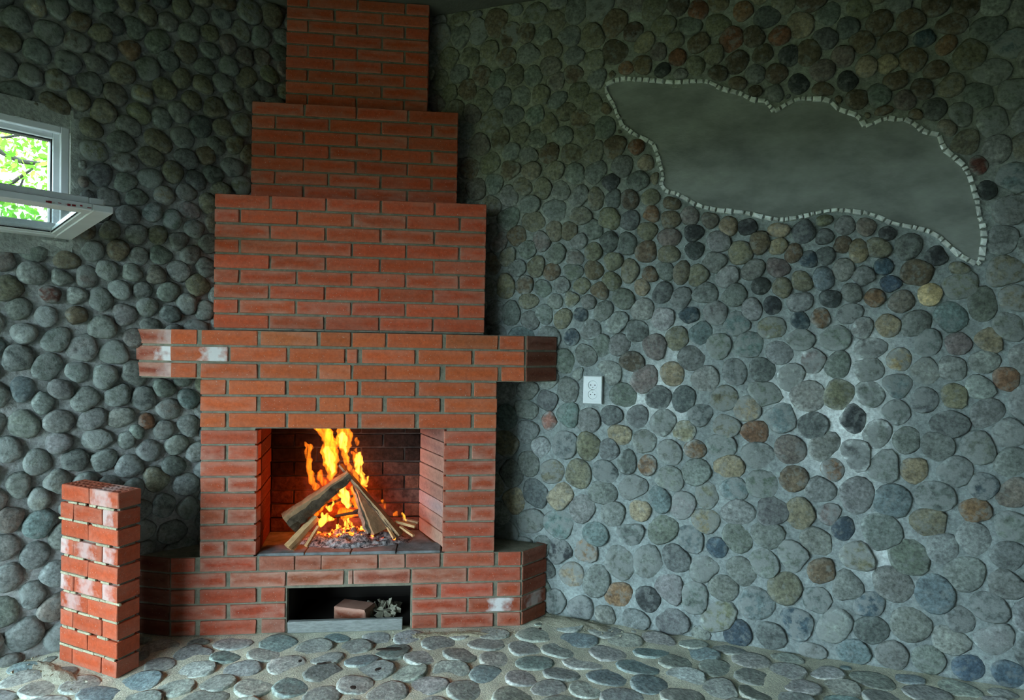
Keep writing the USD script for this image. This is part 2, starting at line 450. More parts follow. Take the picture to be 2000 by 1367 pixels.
def stone_mesh(fr, c, out, H, sink=0.012, rng=RNG):
    n = len(out)
    sc = [1.0, 0.985, 0.86, 0.55]
    hh = [-sink / H, 0.28, 0.8, 0.98]
    tilt = rng.uniform(-0.12, 0.12, 2)
    off = rng.uniform(-0.06, 0.06, (n, 1))
    rows = []
    for s, h in zip(sc, hh):
        q = out * s * (1 + (off if s < 0.95 else 0))
        z = H * h * (1 + (rng.uniform(-0.05, 0.05, n) if h > 0 else 0)) + (q @ tilt if h > 0.2 else 0)
        rows.append(fr.at(c[0] + q[:, 0], c[1] + q[:, 1], z))
    V = np.vstack(rows + [fr.at(c[0], c[1], H * 1.02)[None]])
    Fc = []
    for r in range(3):
        for k in range(n):
            a, b = r * n + k, r * n + (k + 1) % n
            Fc += [[a, b, b + n], [a, b + n, a + n]]
    for k in range(n):
        Fc.append([3 * n + k, 3 * n + (k + 1) % n, 4 * n])
    return V, np.array(Fc)


def facing(fr, parent, cl, gap, height, colour, material, limit=300, part='stone', rest='stone_facing', n=16, seed=1, rim=(0.25, 0.28, 0.27)):
    """Builds the stones of a surface: the LIMIT that show largest as parts, the rest joined."""
    rng = np.random.default_rng(seed)
    made = []
    for poly, fix in cl:
        so = stone_outline(poly, fix, gap(poly.centroid.x, poly.centroid.y), n, rng)
        if so is None:
            continue
        c, out = so
        H = height(c[0], c[1]) * rng.uniform(0.8, 1.25)
        v, f = stone_mesh(fr, c, out, H, rng=rng)
        col = np.array(PAL[fix[5]] if fix is not None else colour(c[0], c[1], rng)) * rng.uniform(0.88, 1.12) * (1 + rng.uniform(-0.05, 0.05, 3))
        q = proj(v)
        inside = (q[:, 0] > -15) & (q[:, 0] < 2015) & (q[:, 1] > -15) & (q[:, 1] < 1382)
        e = np.ptp(np.clip(q, [0, 0], [2000, 1367]), axis=0)
        size = e[0] * e[1] if inside.any() else 0
        mt = material(c[0], c[1]) if callable(material) else material
        smeared = mt is M_STONE_SMEARED
        k = np.zeros(len(v))
        k[:n] = 0.8; k[n:2 * n] = (0.75 if smeared else 0.3) * rng.uniform(0.2, 1.2, n); k[2 * n:3 * n] = (0.9 if smeared else 0.2) * np.clip(rng.normal(0.4, 0.45, n), 0, 1); k[3 * n:] = (0.35 if smeared else 0.0) * np.clip(rng.normal(0.1, 0.5, len(v) - 3 * n), 0, 1)
        rc = rim(c) if callable(rim) else np.array(rim)
        k = k * (1 + 1.2 * max(0.0, rc.mean() - 0.3)) 
        col = col + np.clip(k, 0, 1)[:, None] * (rc - col)
        made.append((size, v, f, col, mt))
    made.sort(key=lambda x: -x[0])
    for size, v, f, col, m in made[:limit]:
        if size > 0:
            obj(part, (v, f), m, parent, smooth=True, tint=col)
    left = [x for i, x in enumerate(made) if i >= limit or x[0] <= 0]
    if left:
        v, f = join([(x[1], x[2]) for x in left])
        obj(rest, (v, f), material if not callable(material) else M_STONE, parent, smooth=True, tint=np.vstack([x[3] for x in left]), kind='stuff')
    return len(made)


def sheet(fr, bounds, step, holes, disp, tint):
    """A displaced sheet of mortar over a frame, open where holes lie."""
    a0, a1, b0, b1 = bounds
    A, B = np.meshgrid(np.arange(a0, a1 + step, step), np.arange(b0, b1 + step, step), indexing='ij')
    na, nb = A.shape
    P2 = np.stack([A.ravel(), B.ravel()], 1)
    h = disp(P2)
    V = fr.at(P2[:, 0], P2[:, 1], h)
    i, j = np.meshgrid(np.arange(na - 1), np.arange(nb - 1), indexing='ij')
    q = (i * nb + j).ravel()
    keep = np.ones(len(q), bool)
    cx = P2[q] + step / 2
    for (x0, x1, y0, y1) in holes:
        keep &= ~((cx[:, 0] > x0) & (cx[:, 0] < x1) & (cx[:, 1] > y0) & (cx[:, 1] < y1))
    q = q[keep]
    Fc = np.vstack([np.stack([q, q + nb, q + nb + 1], 1), np.stack([q, q + nb + 1, q + 1], 1)])
    return (V, Fc), tint(P2)


def pxfix(fr, rows, k=0.5):
    """(px, py, w, h, colour[, angle]) in the photograph -> a stone on the frame."""
    out = []
    for r in rows:
        px, py, w, h, col = r[:5]
        a, b = fr.pick(px, py)
        ax, _ = fr.pick(px + w / 2, py) - [a, b]
        _, by = fr.pick(px, py - h / 2) - [a, b]
        out.append((a, b, abs(ax), abs(by), r[5] if len(r) > 5 else 0.0, col))
    return out


# ================================================================== setting: floor, ceiling, walls
floor_u = Polygon([(2.61, 2.18), (3.37, -1.24), (0.79, -3.6), (-2.47, -1.9), (-3.07, 1.54), tuple(CORNER[:2])])
WIN_A1 = WL.pick(139, 360)[0]      # right edge of the window opening
WIN = (WIN_A1 - 1.15, WIN_A1, 1.745, 2.262)

# right wall -------------------------------------------------------
wall_right = xform('wall_right', kind='structure', label='right stone-faced wall of river pebbles set in grey mortar')
RB = (-0.02, 3.75, 0.0, CEIL)
PATCH_PX = [(1183, 168), (1190, 162), (1202, 158), (1226, 155), (1248, 157), (1268, 158), (1290, 160), (1317, 162), (1338, 161), (1366, 160), (1380, 160), (1394, 165), (1405, 174), (1422, 178), (1442, 183), (1455, 188), (1471, 197), (1495, 199), (1503, 209), (1513, 220), (1527, 211), (1544, 200), (1560, 194), (1576, 194), (1588, 194), (1608, 195), (1621, 199), (1629, 209), (1643, 219), (1663, 220), (1670, 225), (1681, 235), (1687, 249), (1706, 242), (1723, 235), (1738, 231), (1752, 237), (1767, 234), (1786, 243), (1798, 255), (1810, 261), (1825, 259), (1836, 268), (1839, 289), (1859, 306), (1880, 323), (1890, 340), (1897, 362), (1907, 393), (1908, 417), (1916, 436), (1920, 451), (1921, 465), (1918, 485), (1915, 502), (1911, 518), (1894, 510), (1883, 504), (1863, 494), (1854, 482), (1839, 468), (1825, 457), (1805, 450), (1786, 445), (1752, 439), (1733, 434), (1716, 424), (1690, 416), (1651, 412), (1630, 410), (1596, 416), (1558, 425), (1528, 430), (1502, 427), (1486, 423), (1462, 417), (1434, 414), (1406, 412), (1390, 409), (1371, 404), (1357, 399), (1346, 393), (1334, 385), (1320, 378), (1304, 375), (1294, 369), (1291, 359), (1296, 343), (1291, 327), (1285, 311), (1283, 297), (1278, 283), (1267, 277), (1246, 266), (1233, 259), (1225, 252), (1213, 246), (1212, 235), (1205, 224), (1201, 210), (1195, 200), (1186, 185)]
patch = Polygon([WR.pick(*p) for p in PATCH_PX]).buffer(0)
out_a0, out_z1 = WR.pick(1141, 733); out_a1, out_z0 = WR.pick(1177, 789)
outlet_box = sbox(out_a0 - 0.008, out_z0 - 0.008, out_a1 + 0.008, out_z1 + 0.008)
R_FIX = [
    (1452, 20, 36, 28, 'rust'), (1522, 72, 46, 34, 'red'), (1473, 74, 42, 40, 'dbrown'), (1490, 106, 40, 36, 'dbrown'), (1540, 110, 46, 32, 'black'), (1807, 78, 34, 24, 'dblue'), (1845, 87, 32, 26, 'rust'), (1560, 168, 30, 44, 'black', 25), (1656, 157, 26, 42, 'black', 10),
    (1851, 170, 54, 40, 'olive'), (1747, 159, 46, 38, 'brown'), (1826, 140, 50, 24, 'brown'), (1732, 125, 44, 34, 'tan'), (1689, 130, 38, 36, 'tan'), (1515, 144, 48, 38, 'brown'), (1294, 138, 30, 28, 'black'), (1237, 66, 26, 36, 'dbrown'), (1322, 113, 36, 32, 'red'), (1224, 138, 26, 20, 'rust'),
    (1317, 82, 40, 32, 'olive'), (1247, 283, 32, 26, 'red'), (1264, 318, 30, 26, 'tan'), (1192, 357, 28, 36, 'black'), (1272, 419, 22, 34, 'rust', 20), (1460, 440, 44, 28, 'black'), (1354, 455, 34, 30, 'black'), (1358, 487, 30, 30, 'black'), (1732, 453, 30, 28, 'black'), (1832, 496, 36, 34, 'black'), (1722, 523, 24, 28, 'blue'),
    (1736, 555, 40, 26, 'blue'), (1613, 497, 34, 36, 'dgrey'), (1578, 506, 32, 28, 'dblue'), (1613, 463, 32, 28, 'dgrey'), (1902, 325, 34, 36, 'dred'), (1919, 372, 26, 42, 'black', -10), (1813, 574, 44, 28, 'yellow'), (1709, 577, 40, 26, 'rust'), (1520, 480, 30, 34, 'tan'), (1256, 557, 28, 34, 'tan'), (1269, 540, 30, 26, 'brown'),
    (1759, 588, 58, 46, 'mauve'), (1624, 584, 42, 32, 'black', 20), (1506, 595, 32, 32, 'black'), (1488, 558, 34, 30, 'black'), (1567, 626, 32, 32, 'dblue'), (1601, 620, 32, 34, 'rust'), (1733, 635, 44, 38, 'tan'), (1684, 640, 38, 52, 'lgrey'), (1756, 706, 46, 38, 'yellow'), (1634, 713, 42, 62, 'green'), (1587, 704, 38, 52, 'mauve'),
    (1813, 670, 50, 56, 'dgrey'), (1870, 673, 52, 42, 'mauve'), (1931, 666, 46, 40, 'tan'), (1960, 738, 42, 46, 'rust'), (1865, 772, 46, 50, 'olive'), (1750, 804, 40, 52, 'dgrey'), (1671, 815, 30, 72, 'black'), (1584, 833, 58, 50, 'dgrey'), (1474, 842, 54, 40, 'rust'), (1770, 861, 48, 54, 'grey'), (1805, 778, 54, 50, 'dgrey'),
    (1135, 612, 28, 16, 'dblue'), (1118, 657, 20, 26, 'dblue'), (1347, 615, 38, 20, 'dblue'), (1232, 707, 52, 36, 'dbrown', 15), (1315, 733, 38, 46, 'tan'), (1436, 726, 42, 50, 'dgrey'), (1277, 672, 46, 44, 'mauve'), (1402, 672, 42, 58, 'green'), (1356, 876, 42, 28, 'rust'), (1366, 809, 56, 36, 'dgrey'), (1338, 843, 40, 38, 'tan'),
    (1074, 818, 14, 38, 'brick'), (1055, 873, 30, 40, 'white'), (1144, 1075, 42, 40, 'rust'), (1210, 1160, 46, 44, 'rust'), (1119, 1116, 44, 38, 'tan'), (1090, 1075, 50, 54, 'black'), (1262, 906, 28, 38, 'rust'), (1399, 1068, 28, 34, 'blue'), (1268, 1172, 44, 44, 'black'), (1309, 1214, 68, 50, 'dgrey'), (1442, 1240, 56, 50, 'dblue'),
    (1251, 995, 36, 40, 'tan'), (1379, 967, 42, 56, 'olive'), (1627, 914, 24, 46, 'rust'), (1922, 953, 52, 50, 'dblue'), (1670, 1084, 52, 60, 'olive'), (1607, 1116, 46, 48, 'brown'), (1557, 1212, 54, 56, 'blue'), (1596, 1171, 54, 48, 'dgrey'), (1651, 1142, 54, 60, 'grey'), (1696, 1179, 56, 42, 'blue'), (1642, 1032, 34, 36, 'dblue'),
    (1785, 916, 46, 48, 'tan'), (1909, 995, 48, 36, 'rust'), (1878, 1212, 54, 44, 'dgrey'), (1890, 1304, 66, 40, 'blue'), (1970, 1316, 60, 44, 'blue'), (1815, 1020, 60, 58, 'olive'), (1967, 1086, 56, 64, 'grey'), (1551, 934, 48, 46, 'brown'), (1618, 1005, 40, 38, 'mauve'), (1232, 1040, 48, 36, 'dgrey', 20), (1162, 1040, 44, 40, 'teal'),
    (1061, 1070, 26, 50, 'dgrey'), (1080, 1175, 36, 42, 'dgrey'), (1035, 905, 40, 56, 'grey'), (1150, 870, 46, 64, 'olive'), (1245, 815, 40, 48, 'grey'), (1195, 812, 52, 34, 'dgrey'), (1183, 1222, 44, 40, 'grey'), (1240, 1215, 56, 46, 'grey'), (1500, 1240, 50, 44, 'dgrey'), (1740, 1280, 66, 56, 'grey'), (1670, 1275, 74, 52, 'teal'), (1815, 1285, 66, 48, 'grey')]
R_FIX = [f for f in pxfix(WR, R_FIX) if not outlet_box.buffer(0.02).contains(Point(f[0], f[1]))]


def rz(a, b):
    """Zone of the right wall: (spacing, smear 0..1, tone)."""
    x, y = proj(WR.at(a, b))
    clean = min(max((x - 1165 + (y - 300) * 0.25) / 60, 0), 1) * min(max((1900 - x) / 50, 0), 1) * min(max((640 - y) / 60, 0), 1)
    return x, y, clean


def r_space(a, b):
    x, y, c = rz(a, b)
    return 0.13 + 0.022 * min(max((y - 700) / 500, 0), 1) - 0.028 * c - (0.02 if (y < 620 and x < 1180) else 0)


def r_colour(a, b, rng):
    x, y, c = rz(a, b)
    if y < 560 and 1180 < x < 1900:  # pebbles browner up here; dim upper light is put into their tone too
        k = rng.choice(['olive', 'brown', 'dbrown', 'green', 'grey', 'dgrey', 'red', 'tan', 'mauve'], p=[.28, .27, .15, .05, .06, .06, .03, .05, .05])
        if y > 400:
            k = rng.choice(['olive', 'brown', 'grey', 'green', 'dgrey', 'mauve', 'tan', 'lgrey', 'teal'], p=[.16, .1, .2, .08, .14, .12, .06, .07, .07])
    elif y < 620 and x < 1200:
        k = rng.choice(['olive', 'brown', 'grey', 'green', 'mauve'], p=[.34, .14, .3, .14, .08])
    else:
        k = rng.choice(['grey', 'lgrey', 'olive', 'teal', 'dgrey', 'mauve', 'green', 'tan'], p=[.34, .16, .1, .1, .08, .06, .13, .03])
    return PAL[k]


r_allowed = sbox(0.02, 0.0, RB[1], CEIL - 0.01).difference(patch.buffer(0.016)).difference(outlet_box)
r_cells = cells(WR, RB, r_space, r_allowed, R_FIX, 5)


def r_smeared(a, b):
    x, y, c = rz(a, b)
    s = 0.0
    if c < 0.5:
        s = 0.75 if (x < 1200 and y < 620) or x > 1900 else 0.45
        if x > 1750 and y > 620:
            s = 0.25
    return M_STONE_SMEARED if ((math.sin(a * 91.7 + b * 57.3) * 0.5 + 0.5) < s) else M_STONE


def wall_disp(seed, amp, stones=None):
    def f(P2):
        p = np.column_stack([P2 * 9, np.zeros(len(P2))])
        return (meshkit.fbm(p, 4, seed) - 0.5) * 2 * amp + (meshkit.noise(np.column_stack([P2 * 60, np.ones(len(P2))]), seed) - 0.5) * amp * 0.5
    return f


def r_mortar(P2):
    t = np.tile(np.array([0.265, 0.30, 0.295]), (len(P2), 1))
    px = proj(WR.at(P2[:, 0], P2[:, 1]))
    nz = meshkit.fbm(np.column_stack([P2 * 6, np.zeros(len(P2))]), 3, 21)
    for (cx, cy, rx, ry, k) in [(1660, 800, 75, 115, 1.2), (1560, 770, 80, 60, 0.9), (1300, 735, 45, 70, 0.9), (1260, 800, 60, 40, 0.9), (1640, 900, 60, 60, 0.7), (1700, 690, 60, 50, 0.5), (1730, 1080, 60, 50, 0.6), (1300, 660, 40, 40, 0.4)]:
        w = np.exp(-(((px[:, 0] - cx) / rx) ** 2 + ((px[:, 1] - cy) / ry) ** 2)) * k * np.clip(nz * 1.8, 0.4, 1.3)
        t += w[:, None] * (np.array([0.62, 0.66, 0.65]) - t)
    up = np.clip((520 - px[:, 1]) / 300, 0, 1) * np.clip((1230 - px[:, 0]) / 100, 0, 1)  # olive upper-wall light put into the mortar tint, here beside the hood
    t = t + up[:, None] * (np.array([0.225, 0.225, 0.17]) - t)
    hi = np.clip((480 - px[:, 1]) / 250, 0, 1) * 0.7  # same olive light put into the mortar colour along the whole top
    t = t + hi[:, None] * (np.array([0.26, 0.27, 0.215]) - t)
    return t * (0.85 + 0.3 * nz)[:, None]


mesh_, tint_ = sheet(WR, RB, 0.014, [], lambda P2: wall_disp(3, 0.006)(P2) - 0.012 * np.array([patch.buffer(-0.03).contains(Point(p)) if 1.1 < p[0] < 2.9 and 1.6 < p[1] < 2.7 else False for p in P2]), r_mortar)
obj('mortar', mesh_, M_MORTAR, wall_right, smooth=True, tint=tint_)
slab = lambda fr, a0, a1, b0, b1, h0, h1: obox(fr.at((a0 + a1) / 2, (b0 + b1) / 2, (h0 + h1) / 2), fr.u, fr.v, fr.n, (a1 - a0) / 2, (b1 - b0) / 2, (h1 - h0) / 2, 0.002)
obj('wall_core', slab(WR, -0.3, RB[1], -0.05, CEIL, -0.35, -0.03), M_CEIL, wall_right)
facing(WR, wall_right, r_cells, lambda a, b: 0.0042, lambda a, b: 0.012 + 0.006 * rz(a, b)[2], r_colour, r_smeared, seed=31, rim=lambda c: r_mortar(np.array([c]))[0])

# plaster patch with its border of white chips
pp = patch.buffer(0.002)
V2 = [np.array(pp.exterior.coords)[:-1]]
gx, gy = np.meshgrid(np.arange(pp.bounds[0], pp.bounds[2], 0.03), np.arange(pp.bounds[1], pp.bounds[3], 0.03))
V2.append(np.array([q for q in np.column_stack([gx.ravel(), gy.ravel()]) if pp.buffer(-0.012).contains(Point(q))]))
ne = len(V2[0]); V2 = np.vstack(V2)
tri = Delaunay(V2).simplices
tri = tri[[pp.buffer(1e-4).contains(Point(V2[t].mean(0))) for t in tri]]
ar = np.cross(V2[tri[:, 1]] - V2[tri[:, 0]], V2[tri[:, 2]] - V2[tri[:, 0]])
tri[ar < 0] = tri[ar < 0][:, ::-1]
hgt = 0.004 + (meshkit.fbm(np.column_stack([V2 * 5, np.zeros(len(V2))]), 3, 8) - 0.5) * 0.006
back = np.vstack([WR.at(V2[:ne, 0], V2[:ne, 1], -0.02)])
sk = [[i, (i + 1) % ne] for i in range(ne)]
ccw = Polygon(V2[:ne]).exterior.is_ccw
sides = np.array([q for i, j in sk for q in (([i, len(V2) + i, len(V2) + j], [i, len(V2) + j, j]) if ccw else ([i, len(V2) + j, len(V2) + i], [i, j, len(V2) + j]))])
plaster = obj('plaster_patch', (np.vstack([WR.at(V2[:, 0], V2[:, 1], hgt), back]), np.vstack([tri, sides])), M_PLASTER, wall_right, smooth=40, label='smooth grey plaster patch outlined with white stone chips')
ring = LineString(list(patch.exterior.coords))
pos, rngw = 0.0, np.random.default_rng(4)
while pos < ring.length - 0.012:
    L = rngw.choice([0.018, 0.026, 0.034, 0.044], p=[.25, .35, .28, .12]) * rngw.uniform(0.85, 1.15)
    p, q = ring.interpolate(pos), ring.interpolate(min(pos + L, ring.length))
    d = np.array([q.x - p.x, q.y - p.y]); dl = np.hypot(*d)
    if dl > 0.008:
        d /= dl; w = rngw.uniform(0.007, 0.0115)
        pts = []
        for sx in (-1, 1):
            for sy in (-1, 1):
                k = rngw.uniform(0.75, 1.1)
                b2 = np.array([(p.x + q.x) / 2, (p.y + q.y) / 2]) + d * sx * (dl / 2 - 0.001) * rngw.uniform(0.82, 1.0) + np.array([-d[1], d[0]]) * sy * w * k
                for h in (-0.012, 0.010, 0.014):
                    sh = 1.0 if h < 0.012 else 0.7
                    c2 = np.array([(p.x + q.x) / 2, (p.y + q.y) / 2])
                    pts.append(WR.at(*(c2 + (b2 - c2) * sh), h * rngw.uniform(0.9, 1.3)))
        obj('white_stone', hull(pts), M_WHITE_STONE, plaster, tint=np.array([0.78, 0.82, 0.78]) * rngw.uniform(0.7, 1.08))
    pos += L + rngw.uniform(0.001, 0.005)

# left wall --------------------------------------------------------
wall_left = xform('wall_left', kind='structure', label='left wall of bulging river stones in deep grey mortar')
LB = (-2.75, 0.02, 0.0, CEIL)
L_FIX = [(278, 187, 40, 32, 'tan'), (320, 382, 40, 36, 'tan'), (375, 195, 36, 42, 'olive'), (252, 100, 36, 30, 'rust'), (36, 697, 66, 54, 'dgrey'), (285, 828, 28, 34, 'red'), (103, 573, 34, 28, 'dred'), (150, 611, 34, 26, 'brown'), (115, 866, 42, 44, 'lgrey'), (52, 1235, 72, 66, 'grey'), (335, 1040, 60, 44, 'grey'), (202, 898, 56, 46, 'lgrey'),
         (45, 760, 34, 58, 'teal'), (50, 650, 46, 38, 'lgrey'), (40, 604, 44, 46, 'grey'), (88, 618, 40, 48, 'lgrey'), (150, 727, 48, 38, 'lgrey'), (85, 785, 36, 44, 'lgrey'), (75, 902, 50, 50, 'lgrey'), (40, 950, 36, 62, 'grey'), (75, 970, 30, 60, 'grey'), (66, 1085, 48, 60, 'grey'), (66, 1160, 42, 66, 'grey'), (18, 1125, 44, 72, 'grey'), (16, 875, 38, 60, 'lgrey'),
         (265, 845, 30, 50, 'grey'), (255, 853, 34, 42, 'grey'), (318, 838, 42, 48, 'grey'), (288, 876, 44, 42, 'grey'), (340, 910, 42, 44, 'dgrey'), (368, 990, 40, 40, 'grey'), (318, 986, 46, 44, 'dgrey'), (265, 660, 36, 40, 'mauve'), (135, 125, 60, 52, 'dgrey'), (58, 146, 46, 44, 'grey'), (112, 158, 54, 40, 'olive'), (75, 18, 36, 30, 'tan')]
win_hole = sbox(WIN[0], WIN[2], WIN[1], WIN[3])
L_FIX = [f for f in pxfix(WL, L_FIX) if not win_hole.buffer(0.02).contains(Point(f[0], f[1]))]


def l_space(a, b):
    x, y = proj(WL.at(a, b))
    return 0.103 + 0.022 * min(max((y - 560) / 500, 0), 1)


def l_colour(a, b, rng):
    x, y = proj(WL.at(a, b))
    if y < 520:
        return PAL[rng.choice(['olive', 'grey', 'dgrey', 'brown', 'green', 'mauve'], p=[.26, .36, .16, .08, .06, .08])]
    return PAL[rng.choice(['grey', 'lgrey', 'dgrey', 'olive', 'teal', 'mauve', 'green'], p=[.4, .36, .08, .04, .05, .05, .02])]


l_allowed = sbox(LB[0], 0.0, -0.02, CEIL - 0.01).difference(win_hole.buffer(0.022))
l_cells = cells(WL, LB, l_space, l_allowed, L_FIX, 9)


def l_mortar(P2):
    nz = meshkit.fbm(np.column_stack([P2 * 6, np.zeros(len(P2))]), 3, 23)
    t = np.tile(np.array([0.31, 0.315, 0.31]), (len(P2), 1)) * (0.85 + 0.3 * nz)[:, None]
    dw = np.array([win_hole.distance(Point(p)) if -2.7 < p[0] < -0.9 and p[1] > 1.4 else 1.0 for p in P2])
    k = np.clip(1 - dw / 0.09, 0, 1) * 0.8
    return t + k[:, None] * (np.array([0.42, 0.45, 0.41]) - t)


mesh_, tint_ = sheet(WL, LB, 0.014, [WIN], lambda P2: wall_disp(5, 0.008)(P2) + 0.012 * np.exp(-(np.array([win_hole.distance(Point(p)) for p in P2]) / 0.03) ** 2), l_mortar)
obj('mortar', mesh_, M_MORTAR, wall_left, smooth=True, tint=tint_)
core = [slab(WL, LB[0], WIN[0], -0.05, CEIL, -0.16, -0.03), slab(WL, WIN[1], 0.2, -0.05, CEIL, -0.16, -0.03), slab(WL, WIN[0], WIN[1], -0.05, WIN[2], -0.16, -0.03), slab(WL, WIN[0], WIN[1], WIN[3], CEIL, -0.16, -0.03)]
obj('wall_core', join(core), M_CEIL, wall_left)
facing(WL, wall_left, l_cells, lambda a, b: 0.0055, lambda a, b: 0.023, l_colour, lambda a, b: M_STONE_SMEARED if math.sin(a * 77 + b * 41) > 0.45 else M_STONE, seed=37)

# ceiling ----------------------------------------------------------
HEX = [(2.61, 2.18), (3.37, -1.24), (0.79, -3.6), (-2.47, -1.9), (-3.07, 1.54)]     # the rest of the six-sided pavilion: closed on the right, open on the left
ceil_poly = Polygon([(2.61, 2.28), (3.6, -1.3), (0.8, -3.9), (-2.75, -2.0), (-3.3, 1.45), (CORNER[0], CORNER[1] + 0.1)])
obj('ceiling', tm(extrude(ceil_poly, CEIL, CEIL + 0.2)), M_CEIL, kind='structure', label='rough dark concrete ceiling slab')

for nm, (p, q), lab in (('wall_side', HEX[0:2], 'plain rendered wall closing the pavilion on the right'), ('wall_back', HEX[1:3], 'plain rendered wall closing the pavilion behind')):
    p, q = np.array([*p, 0.0]), np.array([*q, 0.0]); dd = (q - p) / np.linalg.norm(q - p); nn = np.array([-dd[1], dd[0], 0])
    obj(nm, obox((p + q) / 2 + nn * 0.1 + Z3 * CEIL / 2, dd, nn, Z3, np.linalg.norm(q - p) / 2, 0.08, CEIL / 2, 0.003), M_CEIL, kind='structure', label=lab)

SHUT = tuple(np.array(HEX[2]) * 0.12 + np.array(HEX[3]) * 0.88)  # unseen rear wall, added to deepen the shade right of the hood
for nm, (p, q), lab in (('shade_wall_rear', (HEX[2], SHUT), 'plain rendered wall beside the open rear of the pavilion'),):
    p, q = np.array([*p, 0.0]), np.array([*q, 0.0]); dd = (q - p) / np.linalg.norm(q - p); nn = np.array([-dd[1], dd[0], 0])
    obj(nm, obox((p + q) / 2 + nn * 0.1 + Z3 * HEAD / 2, dd, nn, Z3, np.linalg.norm(q - p) / 2, 0.08, HEAD / 2, 0.003), M_CEIL, kind='structure', label=lab)
for nm, (p, q), lab in (('shade_beam_back', HEX[2:4], 'deep header beam over the open back of the pavilion'), ('shade_beam_side', HEX[3:5], 'deep header beam over the open left side of the pavilion')):  # unseen beams, added to keep sky light off the upper walls
    p, q = np.array([*p, 0.0]), np.array([*q, 0.0]); dd = (q - p) / np.linalg.norm(q - p); nn = np.array([-dd[1], dd[0], 0])
    obj(nm, obox((p + q) / 2 + nn * 0.1 + Z3 * (CEIL + HEAD) / 2, dd, nn, Z3, np.linalg.norm(q - p) / 2, 0.08, (CEIL - HEAD) / 2, 0.003), M_CEIL, kind='structure', label=lab)

# floor ------------------------------------------------------------
floor = xform('floor', kind='structure', label='cobbled floor of flat grey stones bedded in sand')
FB = (-2.75, 2.6, 1.75, 3.25)
fire_plan = Polygon([wf(0, -0.01, 0)[:2], wf(1.6, -0.01, 0)[:2], wf(1.745, 0.11, 0)[:2], CORNER[:2], wf(-0.19, 0.05, 0)[:2]])
room = Polygon([WR.at(3.6, 0, 0.02)[:2], CORNER[:2], WL.at(-2.6, 0, 0.02)[:2], (-3, 1.2), (3, 1.2)])
STK_O, STK_A = np.array([-1.538, 2.31, 0.0]), math.radians(22)
stl, str_ = np.array([-math.cos(STK_A), math.sin(STK_A), 0]), np.array([math.sin(STK_A), math.cos(STK_A), 0])
stack_plan = Polygon([STK_O[:2], (STK_O + 0.355 * stl)[:2], (STK_O + 0.355 * stl + 0.095 * str_)[:2], (STK_O + 0.095 * str_)[:2]])
F_FIX = [(690, 1272, 66, 26, 'dgrey', 0), (795, 1258, 70, 18, 'dgrey', 0), (865, 1325, 76, 30, 'grey', 0), (1015, 1265, 70, 20, 'grey', 0), (1270, 1290, 90, 32, 'teal', 0), (1150, 1290, 70, 24, 'grey', 0), (1000, 1310, 66, 30, 'grey', 0), (440, 1265, 80, 26, 'teal', 0), (560, 1308, 90, 22, 'grey', 0)]


def f_space(a, b):
    return 0.185


f_allowed = room.buffer(-0.02).difference(fire_plan.buffer(0.02)).difference(stack_plan.buffer(0.015)).intersection(sbox(*[FB[0], FB[2], FB[1], FB[3]]))
# squeeze in depth so the cobbles lie longer across the view
SQ = 0.7
from shapely import affinity
f_cells = cells(FL, (FB[0], FB[1], FB[2] / SQ, FB[3] / SQ), f_space, affinity.scale(f_allowed, 1, 1 / SQ, origin=(0, 0)), [], 15)
f_cells = [(affinity.scale(p, 1, SQ, origin=(0, 0)), None) for p, f in f_cells]


def f_tint(P2):
    nz = meshkit.fbm(np.column_stack([P2 * 7, np.zeros(len(P2))]), 3, 29)
    return np.tile(np.array([0.6, 0.585, 0.47]), (len(P2), 1)) * (0.75 + 0.5 * nz)[:, None]


def f_disp(P2):
    h = (meshkit.fbm(np.column_stack([P2 * 8, np.zeros(len(P2))]), 4, 12) - 0.5) * 0.012
    return h - 0.001


mesh_, tint_ = sheet(FL, (FB[0], FB[1], FB[2], FB[3]), 0.014, [], f_disp, f_tint)
obj('sand_bed', mesh_, M_SAND, floor, smooth=True, tint=tint_)
big = extrude(floor_u, -0.12, -0.016)
obj('floor_slab', tm(big), M_CEIL, floor)
facing(FL, floor, f_cells, lambda a, b: 0.0065, lambda a, b: 0.0042, lambda a, b, rng: np.array(PAL[rng.choice(['grey', 'lgrey', 'teal', 'dgrey'], p=[.27, .45, .25, .03])]) * 1.85, M_STONE, part='cobble', rest='cobble_paving', seed=41, rim=(0.5, 0.5, 0.41))

